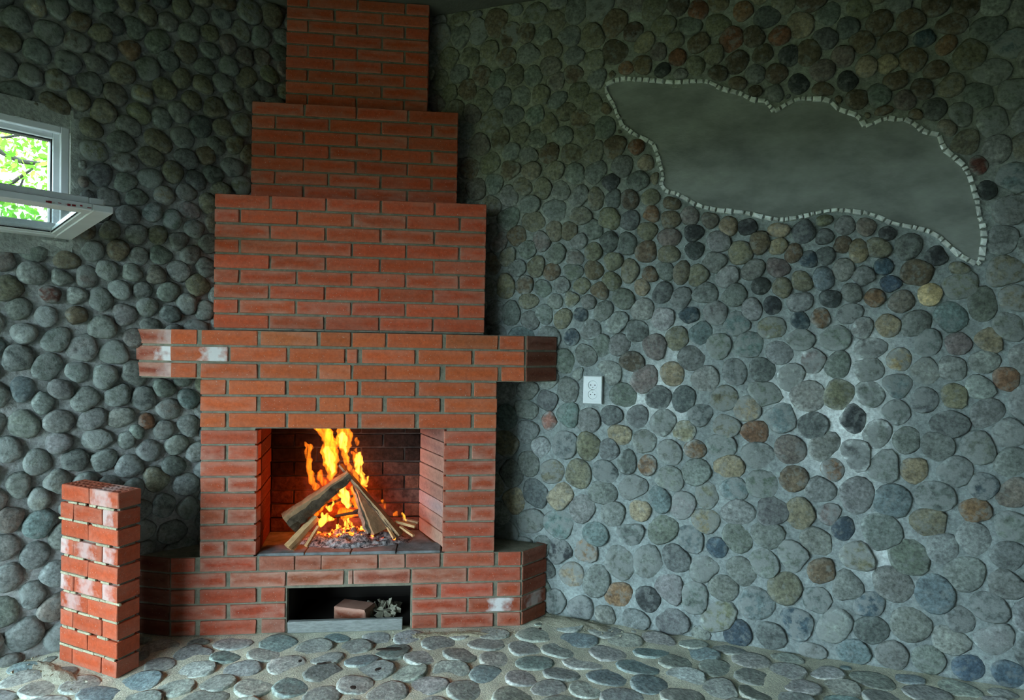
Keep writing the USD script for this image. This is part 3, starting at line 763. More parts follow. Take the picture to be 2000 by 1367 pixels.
# sand drifts at the foot of the walls
def drift(name, pts, width, height, label, seed, color=(0.36, 0.34, 0.26)):
    """A low bank of sand along a line on the floor."""
    pts = np.asarray(pts, float); rng = np.random.default_rng(seed)
    L = np.r_[0, np.cumsum(np.linalg.norm(np.diff(pts, axis=0), axis=1))]
    n = max(8, int(L[-1] / 0.02)); t = np.linspace(0, L[-1], n)
    c = np.column_stack([np.interp(t, L, pts[:, 0]), np.interp(t, L, pts[:, 1])])
    T = np.gradient(c, axis=0); T /= np.linalg.norm(T, axis=1, keepdims=True)
    N = np.column_stack([-T[:, 1], T[:, 0]])
    m = 15; x = np.linspace(-1, 1, m)
    V = []
    for i in range(n):
        e = math.sin(math.pi * min(max(i / (n - 1), 0.0), 1)) ** 0.5
        for xx in x:
            q = c[i] + N[i] * xx * width * (0.5 + 0.5 * e)
            z = height * e * (1 - xx * xx) * (0.4 + 1.1 * meshkit.fbm(np.array([[q[0] * 9, q[1] * 9, seed]]), 3, seed)[0]) + rng.uniform(-0.002, 0.004) - 0.012
            V.append((q[0], q[1], z))
    Fc = []
    for i in range(n - 1):
        for k in range(m - 1):
            a = i * m + k
            Fc += [[a, a + m, a + 1], [a + 1, a + m, a + m + 1]]
    V, Fc = np.array(V), np.array(Fc)
    if np.cross(V[Fc[0, 1]] - V[Fc[0, 0]], V[Fc[0, 2]] - V[Fc[0, 0]])[2] < 0:
        Fc = Fc[:, ::-1]
    cr_ = []
    for _ in range(int(L[-1] * 110)):
        i = rng.integers(n); q = c[i] + N[i] * rng.uniform(-0.9, 0.9) * width
        s = rng.uniform(0.001, 0.0035); v, f = hull(np.array([q[0], q[1], height * 0.25]) + rng.normal(0, s, (8, 3)))
        cr_.append((v, f))
    v, f = join([(V, Fc)] + cr_)
    return obj(name, (v, f), M_SAND, None, smooth=50, tint=color, label=label, category='sand', kind='stuff')


drift('sand_drift', [WL.at(a, 0, 0.115)[:2] for a in (-2.2, -1.9, -1.6, -1.4)], 0.085, 0.04, 'bank of pale sand along the foot of the left wall, behind the brick stack', 3)
drift('sand_drift', [WR.at(a, 0, 0.07)[:2] for a in (1.11, 1.25, 1.42, 1.6)], 0.075, 0.03, 'sand and mortar crumbs at the foot of the right wall beside the fireplace base', 4)
drift('sand_drift', [(-1.62, 2.25), (-1.78, 2.33), (-1.98, 2.43)], 0.05, 0.03, 'spilled sand along the long face of the low brick stack', 5, (0.38, 0.36, 0.28))
drift('sand_drift', [wf(1.0, -0.065, 0)[:2], wf(1.25, -0.06, 0)[:2], wf(1.58, -0.06, 0)[:2]], 0.045, 0.02, 'strip of pale sand along the bottom bricks right of the ash pit', 6, (0.42, 0.38, 0.27))

# ================================================================== the fireplace
C5 = 0.362
fireplace = xform('fireplace', label='large stepped red brick corner fireplace with mantel ledge and burning hearth', category='fireplace')
T_BASE, T_LINTEL, T_HOOD, T_SHADE = np.array([0.36, 0.06, 0.026]), np.array([0.47, 0.095, 0.028]), np.array([0.48, 0.08, 0.028]), np.array([0.14, 0.04, 0.022])  # the last, dark tint carries the shade on the chamfer bricks
brng = np.random.default_rng(77)


def wall_clip(poly, gap=0.03):
    far = [wf(-3, dL(-3) - gap, 0), ]
    k = Polygon([(-2, -2), (4, -2), (4, dR(4) - gap), (sC, dC - gap), (-2, dL(-2) - gap)])
    return poly.intersection(k)


qc = CORNER - P0
sC, dC = float(np.dot(qc, fu)), float(np.dot(qc, fn))


def core_mesh(poly, h0, h1, cut=None):
    m = extrude(poly, h0, h1)
    if cut is not None:
        m = trimesh.boolean.difference([m, cut], engine='manifold')
    v = np.array(m.vertices)
    return (P0 + v[:, :1] * fu + v[:, 1:2] * fn + v[:, 2:] * Z3, np.array(m.faces))


def brick(parent, s0, s1, h0, h1, d0=0.0, depth=0.06, tint=T_BASE, smear=0.5, bloom=(0, 0), m=None, dirn=None, o=None, name='brick', jit=0.0012):
    """One brick of a course; o, dirn: a start point and direction in plan other than the front's."""
    ax = fu if dirn is None else dirn
    ay = np.array([-ax[1], ax[0], 0])
    org = P0 if o is None else o
    hx, hz, hy = (s1 - s0) / 2, (h1 - h0) / 2, depth / 2
    c = org + ax * (s0 + s1) / 2 + ay * (d0 + hy + brng.uniform(-0.0018, 0.0018)) + Z3 * (h0 + h1) / 2
    col = tint * brng.uniform(0.85, 1.13) * (1 + brng.uniform(-0.05, 0.05, 3))
    if brng.random() < 0.1:
        col = col * np.array([0.92, 1.12, 1.3])
    v, f = bevel_box(hx, hy, hz, 0.0028, jit)
    return obj(name, (v, f), m or M_BRICK, parent, tint=col, attrs={'halfsize': (hx, hy, hz), 'wear': (smear * brng.uniform(0.4, 1.25), bloom[0], bloom[1])}, t=c, rz=math.atan2(ax[1], ax[0]))


def row_px(parent, spans, h0, h1, tint, smear, blooms={}, d=0.0, depth=0.06):
    for i, (a, b) in enumerate(spans):
        brick(parent, S(a, (h0 + h1) / 2, d), S(b, (h0 + h1) / 2, d), h0, h1, d, depth, tint, smear, blooms.get(i, (0, 0)))


J = 0.009   # joint
# base with the ash opening
end_r, end_l = np.array([1.738, 0.112]), np.array([-0.178, 0.05])
base_poly = wall_clip(Polygon([(0, 0.006), (1.6, 0.006), tuple(end_r + [-0.006, 0.005]), (sC, dC), tuple(end_l + [0.0, 0.006])]).buffer(0))
ash = trimesh.creation.box(bounds=[[0.509, -0.1, -0.1], [1.072, 0.36, 0.207]])
base = obj('base', core_mesh(base_poly, 0.0, C5 - 0.004, ash), M_JOINT, fireplace)
rows = [[(333, 380), (390, 499.5), (509.5, 556.7), (805, 853), (861, 963), (971, 1016)],
        [(333, 440.5), (449, 556.7), (805, 911), (915, 1016)],
        [(333, 380), (390, 499.5), (509.5, 556.7), (805, 853), (861, 963), (971, 1016)],
        [(333, 440.5), (449, 556.7), (560, 670.5), (680, 688.5), (690.6, 800.7), (805, 911), (915, 1016)],
        [(333, 380), (390, 499.5), (506, 574.4), (576, 627), (628.6, 737), (740, 790), (793, 859.6), (866, 965), (973, 1017.7)]]
ch = C5 / 5
for i, r in enumerate(rows):
    h0, h1 = i * ch + (0.004 if i == 0 else 0.003), (i + 1) * ch - 0.0055
    for k, (a, b) in enumerate(r):
        mid = (a + b) / 2
        ti, sm = T_BASE, 0.6
        if i >= 3 and 500 < mid < 865:
            ti, sm = T_BASE * [0.8, 1.3, 1.6], 0.9
        if i <= 1 and mid > 800:
            ti, sm = np.array([0.31, 0.055, 0.022]), 0.55
        if i == 0 and 500 < mid < 560:
            ti = T_BASE * [0.6, 1.3, 1.8]
        brick(base, S(a, h0), S(b, h0), h0, h1, 0.0, 0.06, ti, sm, (0.02, 0.95) if (i == 1 and mid > 930) else (0, 0))
    for (st, en, tt) in (((1.6, 0.0), end_r, T_SHADE * [1.6, 1.35, 1.2]), (end_l, (0.0, 0.0), T_SHADE)):  # chamfer bricks: shade at both ends put into a darker tint
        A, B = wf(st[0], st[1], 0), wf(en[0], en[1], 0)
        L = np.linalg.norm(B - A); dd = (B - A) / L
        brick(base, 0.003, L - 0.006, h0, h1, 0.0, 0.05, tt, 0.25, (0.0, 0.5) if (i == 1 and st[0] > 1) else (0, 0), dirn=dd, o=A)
pit = [obox(wf(0.79, 0.358, 0.1), fu, fn, Z3, 0.29, 0.004, 0.11, 0.001), obox(wf(0.512, 0.2, 0.1), fu, fn, Z3, 0.004, 0.16, 0.105, 0.001), obox(wf(1.069, 0.22, 0.1), fu, fn, Z3, 0.004, 0.14, 0.105, 0.001), obox(wf(0.79, 0.2, 0.205), fu, fn, Z3, 0.285, 0.16, 0.004, 0.001), obox(wf(0.79, 0.2, 0.002), fu, fn, Z3, 0.285, 0.155, 0.006, 0.001)]  # added near-black liner: shade inside the pit put into its colour
obj('ash_pit_shade', join(pit), simple('pit_shade', (0.018, 0.014, 0.012), 0.95), base, label='soot-black inside of the ash pit')
# piers
pl0, pl1, pr0, pr1 = S(391, 0.65), S(501.5, 0.65), S(865.5, 0.65), S(967.5, 0.65)
bk0, bk1, DB = S(529, 0.65, 0.34), S(819, 0.65, 0.34), 0.34
LB0 = 0.945
pier_rows = 8
ph = (LB0 - C5) / pier_rows
for side in (0, 1):
    a, b = (pl0, pl1) if side == 0 else (pr0, pr1)
    poly = Polygon([(pl0, 0.006), (pl1 - 0.012, 0.006), (pl1 - 0.012, 0.06), (bk0 - 0.012, DB + 0.02), (pl0, DB + 0.02)]) if side == 0 else Polygon([(pr0 + 0.012, 0.06), (pr0 + 0.012, 0.006), (pr1 - 0.003, 0.006), (pr1 - 0.003, DB + 0.02), (bk1 + 0.012, DB + 0.02)])
    pier = obj('pier', core_mesh(wall_clip(poly), C5 - 0.004, LB0, None), M_JOINT, fireplace)
    mid = S(441 if side == 0 else 917.5, 0.65)
    for i in range(pier_rows):
        h0, h1 = C5 + i * ph + 0.003, C5 + (i + 1) * ph - 0.0055 - (0.004 if i == pier_rows - 1 else 0)
        spans = [(a, mid - 0.006), (mid + 0.008, b)] if i % 2 == 0 else [(a, b)]
        for (x0, x1) in spans:
            brick(pier, x0, x1, h0, h1, 0.0, 0.06, T_BASE * [1.02, 1.12, 1.1], 0.75)
        # the cheek inside the firebox
        A, B = (wf(a if side else b, 0.06, 0), wf(bk1 if side else bk0, DB, 0))
        dd = (B - A) / np.linalg.norm(B - A); L = np.linalg.norm(B - A)
        up = i / 7
        if side:
            tc = np.array([0.34, 0.19, 0.15]) * (1 - 0.5 * up ** 1.5)
            brick(pier, 0.002, L - 0.004, h0 - 0.001, h1 + 0.003, -0.03, 0.03, tc, 0.55, dirn=dd, o=A)
        else:
            brick(pier, 0.004, L - 0.002, h0 - 0.001, h1 + 0.003, -0.03, 0.03, np.array([0.1, 0.022, 0.012]), 0.1, dirn=-dd, o=A + dd * L)
# firebox back with sooty bricks, firelight on the lower right put into their tint
back = obj('firebox_back', core_mesh(wall_clip(Polygon([(bk0 - 0.03, DB + 0.006), (bk1 + 0.03, DB + 0.006), (bk1 + 0.03, DB + 0.05), (bk0 - 0.03, DB + 0.05)]), 0.005), C5 - 0.004, LB0 + 0.1), simple('soot_mortar', (0.05, 0.035, 0.03), 0.95, 20, 0.5), fireplace, label='soot-blackened back wall of the firebox')
for i in range(pier_rows + 1):
    h0, h1 = C5 + i * ph + 0.003, C5 + (i + 1) * ph - 0.005
    x = bk0 + (0.0 if i % 2 else -0.11)
    while x < bk1:
        x0, x1 = max(x + 0.004, bk0), min(x + 0.225 - 0.004, bk1)
        if x1 - x0 > 0.03:
            k = np.clip(1.0 - i / 5.2 + 0.25 * (x0 - bk0) / 0.7 - 0.25, 0.0, 1.0)
            brick(back, x0, x1, h0, h1, DB, 0.04, np.array([0.022, 0.012, 0.009]) + k * np.array([0.17, 0.07, 0.045]), 0.0, m=M_SOOT, jit=0.003)
        x += 0.225
# hearth: a row of ash-greyed bricks laid flat
hearth = obj('hearth', core_mesh(wall_clip(Polygon([(pl1 + 0.002, 0.012), (pr0 - 0.002, 0.012), (bk1, DB), (bk0, DB)])), C5 - 0.006, C5 + 0.001), M_HEARTH, fireplace, label='ash-grey brick hearth under the fire')
hx = np.linspace(pl1 + 0.006, pr0 - 0.006, 5)
for x0, x1 in zip(hx[:-1], hx[1:]):
    v, f = bevel_box((x1 - x0) / 2 - 0.003, 0.058, 0.006, 0.002, 0.001)
    obj('brick', (v, f), M_HEARTH, hearth, t=wf((x0 + x1) / 2, 0.063, C5 + 0.002), rz=YAW)
# lintel and mantel: six rows measured in the photograph
g6 = (1.395 - LB0) / 6
LM = [[(391, 440), (447, 557), (563, 672), (675, 698.6), (705.6, 810), (818, 920), (926, 970)], [(391, 501), (508, 617), (624, 682.6), (689, 746.6), (755, 859), (868, 971)], [(391, 440), (447, 557), (563, 672), (675, 698.6), (705.6, 810), (818, 920), (926, 970)],
      [(333, 383), (392, 502), (508, 618), (624, 685), (690, 752.5), (755, 859), (869.6, 972.6), (979.6, 1024)], [(333, 445), (449.6, 559.7), (565.5, 673), (678, 697.5), (707, 810), (818, 921), (927, 1024)], [(333, 384), (393, 502), (509, 619), (626, 685), (689, 752.5), (757, 864), (871, 972.6), (976, 1024)]]
HM = LB0 + 3 * g6
lint_poly = wall_clip(Polygon([(pl0, 0.006), (S(970, 1.05) - 0.003, 0.006), (S(970, 1.05) - 0.003, 0.6), (pl0, 0.6)]))
lintel = obj('lintel', core_mesh(lint_poly, LB0, HM), M_JOINT, fireplace)
m_r, m_l = np.array([1.768, 0.092]), np.array([-0.182, 0.045])
mant_poly = wall_clip(Polygon([(0, 0.006), (1.6, 0.006), tuple(m_r + [-0.006, 0.005]), (sC, dC), tuple(m_l + [0, 0.006])]).buffer(0), 0.02)
mantel = obj('mantel', core_mesh(mant_poly, HM, 1.395 - 0.004), M_JOINT, fireplace)
for i, r in enumerate(LM):
    h0, h1 = LB0 + i * g6 + 0.0045, LB0 + (i + 1) * g6 - 0.0055
    par = lintel if i < 3 else mantel
    row_px(par, r, h0, h1, T_LINTEL, 0.32, {0: (0.07, 0.95)} if i == 4 else {})
    if i >= 3:
        for (st, en, tt, sm, bl) in ((np.array([1.6, 0.0]), m_r, T_SHADE, 0.3, (0, 0)), (m_l, np.array([0.0, 0.0]), np.array([0.27, 0.055, 0.027]), 0.8, (0.075, [0.25, 0.95, 0.35][i - 3]))):  # right end tinted dark for its shaded side, light coming from the left
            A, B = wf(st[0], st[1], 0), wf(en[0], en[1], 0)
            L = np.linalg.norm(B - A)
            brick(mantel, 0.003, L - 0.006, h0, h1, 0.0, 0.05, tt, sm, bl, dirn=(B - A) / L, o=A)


# hood: two stepped tiers, then the chimney
def tier(name, d, pxl, pxr, h0, h1, hb, n_rows, nb, top_full, label=None):
    """pxl, pxr: left / right edge in the photo at the top; hb: height where the visible courses start from the top down."""
    s0, s1 = S(pxl, (h0 + h1) / 2, d), S(pxr, (h0 + h1) / 2, d)
    poly = wall_clip(Polygon([(s0 + 0.004, d + 0.006), (s1 - 0.004, d + 0.006), (s1 - 0.004, 0.9), (s0 + 0.004, 0.9)]))
    p = obj(name, core_mesh(poly, h0, h1 - (0.004 if h1 < 3 else 0)), M_JOINT, fireplace, label=label)
    c = (h1 - hb) / n_rows
    bw = (s1 - s0 + J) / nb
    i = 0
    while h1 - i * c > h0 + 0.02:
        b1 = h1 - i * c - 0.0005; b0 = max(h1 - (i + 1) * c + J, h0 + 0.001)
        full = (i % 2 == 0) == top_full
        xs = [s0 + k * bw for k in range(nb + 1)] if full else [s0, s0 + bw * 0.46] + [s0 + bw * (k + 0.48) for k in range(1, nb)] + [s1 + J]
        for k, (x0, x1) in enumerate(zip(xs[:-1], xs[1:])):
            dep = 0.06
            last, first = k == len(xs) - 2, k == 0
            if first or last:
                lim = (min(dR(x1), dL(x1)) if last else min(dL(x0), dR(x0))) - d - 0.03
                dep = max(0.05, min(0.12 if full else 0.25, lim))
            jj = brng.uniform(-0.0015, 0.0015)
            brick(p, x0 + (0 if first else jj), x1 - J + (0 if last else jj), b0, b1, d, dep, T_HOOD, 0.5 if name == 'hood_tier' else 0.4)
        i += 1
    return p


tier('hood_tier', 0.10, 418, 948.3, 1.395, 2.03, 1.395, 9, 5, True)
tier('hood_tier', 0.20, 491, 893.5, 2.03, 2.507, 2.062, 7 - 0.35 + 0.0, 4, True)
tier('chimney', 0.28, 559, 836.5, 2.507, CEIL - 0.002, 2.55, 8.55, 3, False)

# ================================================================== fire
def log_mesh(A, B, secA, secB, n=12, wob=0.004, seed=0, up=Z3):
    """A split log: section polygons (across, up) at both ends, blended along the way."""
    rng = np.random.default_rng(seed)
    A, B = np.asarray(A, float), np.asarray(B, float)
    t = (B - A) / np.linalg.norm(B - A)
    e1 = np.cross(t, up); e1 /= np.linalg.norm(e1); e2 = np.cross(e1, t)
    secA, secB = np.asarray(secA, float), np.asarray(secB, float)
    k = len(secA); V = []
    for i in range(n):
        w = i / (n - 1); s = secA * (1 - w) + secB * w + rng.uniform(-wob, wob, (k, 2))
        V.append(A + (B - A) * w + s[:, :1] * e1 + s[:, 1:] * e2)
    V = np.vstack(V + [[A + secA.mean(0)[0] * e1 + secA.mean(0)[1] * e2], [B + secB.mean(0)[0] * e1 + secB.mean(0)[1] * e2]])
    Fc = []
    for i in range(n - 1):
        for j in range(k):
            a, b = i * k + j, i * k + (j + 1) % k
            Fc += [[a, b, b + k], [a, b + k, a + k]]
    for j in range(k):
        Fc.append([n * k, (j + 1) % k, j]); Fc.append([n * k + 1, (n - 1) * k + j, (n - 1) * k + (j + 1) % k])
    m = trimesh.Trimesh(V, np.array(Fc), process=False)
    if m.volume < 0:
        Fc = np.array(Fc)[:, ::-1]
    return V, np.array(Fc)


def fpt(px, py, d):
    s, h = front(px, py, d)
    return wf(s, d, h)


# big split log leaning to the right
big = xform('firewood_log', label='thick split log with dark bark leaning from the left side of the fire', category='firewood')
A, B = fpt(566, 1022, 0.13), fpt(684, 926, 0.20)
obj('wood', log_mesh(A, B, [(-0.05, 0.03), (0.0, 0.062), (0.05, 0.05), (0.05, -0.02), (-0.05, -0.02)], [(-0.03, 0.012), (0, 0.026), (0.03, 0.02), (0.03, -0.01), (-0.03, -0.01)], 14, 0.003, 1), M_SPLIT, big, smooth=35)
obj('bark', log_mesh(A, B, [(-0.056, 0.012), (0.055, 0.03), (0.062, 0.0), (0.05, -0.035), (0.01, -0.05), (-0.045, -0.03)], [(-0.035, 0.004), (0.034, 0.012), (0.036, -0.002), (0.028, -0.016), (0, -0.02), (-0.03, -0.012)], 18, 0.006, 2), M_BARKWOOD, big, smooth=35, label='dark rough bark')
# long thin slat leaning to the left, its top past the big log
sl = xform('firewood_log', label='long dark half-round billet leaning from the right side of the fire', category='firewood')
A, B = fpt(781, 1046, 0.10), fpt(664, 908, 0.21)
obj('wood', log_mesh(A, B, [(-0.02, 0.014), (0.02, 0.014), (0.022, -0.004), (-0.022, -0.004)], [(-0.012, 0.008), (0.012, 0.008), (0.012, -0.003), (-0.012, -0.003)], 14, 0.002, 3), M_SPLIT, sl, smooth=35)
obj('bark', log_mesh(A, B, [(-0.023, 0.002), (0.023, 0.002), (0.02, -0.014), (0.0, -0.02), (-0.02, -0.014)], [(-0.013, 0.001), (0.013, 0.001), (0.01, -0.008), (0, -0.011), (-0.01, -0.008)], 18, 0.003, 4), M_BARKWOOD, sl, smooth=35, label='dark rough bark')
wd = xform('firewood_log', label='wedge-shaped split log with mossy grey bark standing under the dark billet', category='firewood')
A, B = fpt(738, 1042, 0.155), fpt(693, 945, 0.235)
obj('wood', log_mesh(A, B, [(-0.05, 0.02), (0.03, 0.05), (0.05, 0.0), (-0.03, -0.02)], [(-0.012, 0.01), (0.012, 0.014), (0.014, -0.004), (-0.01, -0.008)], 12, 0.003, 5), M_SPLIT, wd, smooth=35)
A2, B2 = fpt(722, 1042, 0.16), fpt(690, 948, 0.235)
obj('bark', log_mesh(A2, B2, [(-0.034, 0.03), (0.0, 0.035), (0.015, 0.0), (-0.02, -0.012)], [(-0.012, 0.008), (0.004, 0.01), (0.006, -0.004), (-0.01, -0.006)], 14, 0.005, 6), simple('grey_bark', (0.16, 0.145, 0.115), 0.9, 40, 0.5, 0.004, 60), wd, smooth=35, label='mossy grey bark')


def stick(px0, py0, d0, px1, py1, d1, w0, h0, w1, h1, label, m=M_PALE, seed=0):
    A, B = fpt(px0, py0, d0), fpt(px1, py1, d1)
    sq = lambda w, h: [(-w, h), (w, h * 0.9), (w * 0.95, -h), (-w, -h * 0.9)]
    obj('kindling_stick', log_mesh(A, B, sq(w0, h0), sq(w1, h1), 8, 0.0008, seed), m, None, smooth=30, label=label, category='firewood', group='kindling sticks in the fire')


stick(562, 1069, 0.035, 618, 1010, 0.13, 0.022, 0.012, 0.018, 0.012, 'broad pale plank of kindling jutting out at the left front of the fire', seed=1)
stick(572, 1074, 0.035, 600, 1038, 0.10, 0.006, 0.006, 0.006, 0.005, 'thin pale stick tucked under the broad plank of kindling', seed=2)
stick(598, 1067, 0.035, 622, 1028, 0.11, 0.008, 0.007, 0.007, 0.007, 'slim square stick right of the broad plank of kindling', seed=3)
stick(770, 1051, 0.06, 752, 1020, 0.13, 0.007, 0.006, 0.006, 0.005, 'pale stick end peeping out from under the dark billet', seed=4)
stick(808, 1046, 0.06, 782, 1028, 0.12, 0.008, 0.006, 0.007, 0.005, 'lower pale stick at the right front of the fire', seed=5)
stick(811, 1028, 0.11, 772, 1018, 0.15, 0.010, 0.007, 0.008, 0.006, 'middle pale stick of the three at the right of the fire', seed=6)
stick(817, 1021, 0.15, 788, 1014, 0.18, 0.009, 0.007, 0.008, 0.006, 'upper brown stick end at the right of the fire', M_SPLIT, seed=7)

# ash heap and embers
ash_rng = np.random.default_rng(9)
V, Fc, NN = [], [], 40
cs, ch_ = S(690, C5, 0.17), C5
for i in range(NN):
    for j in range(NN):
        x, y = -0.29 + 0.58 * i / (NN - 1), -0.12 + 0.26 * j / (NN - 1)
        r = math.hypot(x / 0.29, y / 0.125)
        z = max(0.0, 1 - r * r) * 0.05 * (0.4 + 1.2 * meshkit.fbm(np.array([[x * 30, y * 30, 2.0]]), 3, 4)[0]) + (ash_rng.uniform(-0.004, 0.006) if r < 1 else 0)
        V.append(wf(cs + x, 0.17 + y, C5 + z - 0.001 - (0.004 if r >= 1 else 0)))
for i in range(NN - 1):
    for j in range(NN - 1):
        a = i * NN + j
        Fc += [[a, a + NN, a + NN + 1], [a, a + NN + 1, a + 1]]
ashp = obj('ash_heap', (np.array(V), np.array(Fc)), M_ASH, None, smooth=True, label='heap of grey and white wood ash under the burning logs', category='ash', kind='stuff')
em = []
for _ in range(70):
    x, y = ash_rng.normal(0.0, 0.10), ash_rng.uniform(-0.05, 0.10)
    c = wf(cs + x, 0.17 + y, C5 + 0.035 * max(0.15, 1 - (x / 0.24) ** 2) + ash_rng.uniform(0, 0.012))
    em.append(hull(c + ash_rng.normal(0, ash_rng.uniform(0.005, 0.012), (9, 3))))
obj('embers', join(em), M_EMBER, None, label='red glowing embers scattered on the ash heap', category='embers', kind='stuff')
for k, (x0, y0, x1, y1) in enumerate([(640, 985, 690, 968), (655, 1008, 712, 1000), (690, 1000, 735, 985), (660, 960, 690, 990)]):
    A, B = fpt(x0, y0, 0.19), fpt(x1, y1, 0.21)
    obj('charred_stick', tube([A, (A + B) / 2 + [0, 0, 0.004], B], [0.007, 0.008, 0.006], 7), M_CHIP, None, smooth=40, label=['charred black stick at the left in the heart of the fire', 'charred stick lying lowest in the heart of the fire', 'charred stick at the right in the heart of the fire', 'charred stick standing steeply in the heart of the fire'][k], category='firewood', group='charred sticks in the embers')


def inflate(px_poly, d, thick, grow=1.0):
    """A closed lens-shaped body over an outline: real size and depth, centred at distance d behind the fireplace front."""
    pts = np.array([front(480 + x / 4.557, 800 + y / 4.557, d) for x, y in px_poly])
    for _ in range(2):      # Chaikin
        nx = np.roll(pts, -1, 0)
        pts = np.stack([0.75 * pts + 0.25 * nx, 0.25 * pts + 0.75 * nx], 1).reshape(-1, 2)
    cc = pts.mean(0); fr_ = np.random.default_rng(len(px_poly) * 7 + int(d * 1000))
    pts = pts + 0.0045 * np.column_stack([np.sin(pts[:, 1] * 95 + fr_.uniform(0, 6)) + 0.6 * np.sin(pts[:, 1] * 210 + fr_.uniform(0, 6)), np.zeros(len(pts))])
    poly = Polygon(pts).buffer(0)
    if poly.geom_type != 'Polygon':
        poly = max(poly.geoms, key=lambda g: g.area)
    poly = poly.buffer(0.0035)
    ext = np.array(poly.exterior.coords)[:-1]
    st = max(0.005, math.sqrt(poly.area) / 14)
    gx, gy = np.meshgrid(np.arange(poly.bounds[0], poly.bounds[2], st), np.arange(poly.bounds[1], poly.bounds[3], st))
    cand = np.column_stack([gx.ravel(), gy.ravel()])
    inner = np.array([q for q in cand if poly.buffer(-st * 0.5).contains(Point(q))]).reshape(-1, 2)
    P = np.vstack([ext, inner]); ne = len(ext)
    tri = Delaunay(P).simplices
    tri = tri[[poly.buffer(1e-5).contains(Point(P[t].mean(0))) for t in tri]]
    ar = np.cross(P[tri[:, 1]] - P[tri[:, 0]], P[tri[:, 2]] - P[tri[:, 0]])
    tri = tri[np.abs(ar) > 1e-9]; ar = ar[np.abs(ar) > 1e-9]
    tri[ar < 0] = tri[ar < 0][:, ::-1]
    dist = np.array([poly.exterior.distance(Point(q)) for q in inner])
    dm = dist.max() if len(dist) else 0.01
    hh = np.sqrt(np.clip(1 - (1 - dist / dm) ** 2, 0, 1)) * min(thick, dm * 1.5)
    cx = poly.centroid.x
    bend = lambda q: 0.03 * np.sin(q[:, 1] * 18 + cx * 9) * 0.5
    bz = np.r_[np.zeros(ne), hh]
    V1 = np.array([wf(p[0], d + b - z, p[1]) for p, z, b in zip(P, bz, bend(P))])
    V2 = np.array([wf(p[0], d + b + z, p[1]) for p, z, b in zip(inner, hh, bend(inner))]) if len(inner) else np.zeros((0, 3))
    f2 = np.where(tri < ne, tri, tri - ne + len(P))[:, ::-1]
    V = np.vstack([V1, V2]); Fc = np.vstack([tri, f2])
    if trimesh.Trimesh(V, Fc, process=False).volume < 0:
        Fc = Fc[:, ::-1]
    return V, Fc


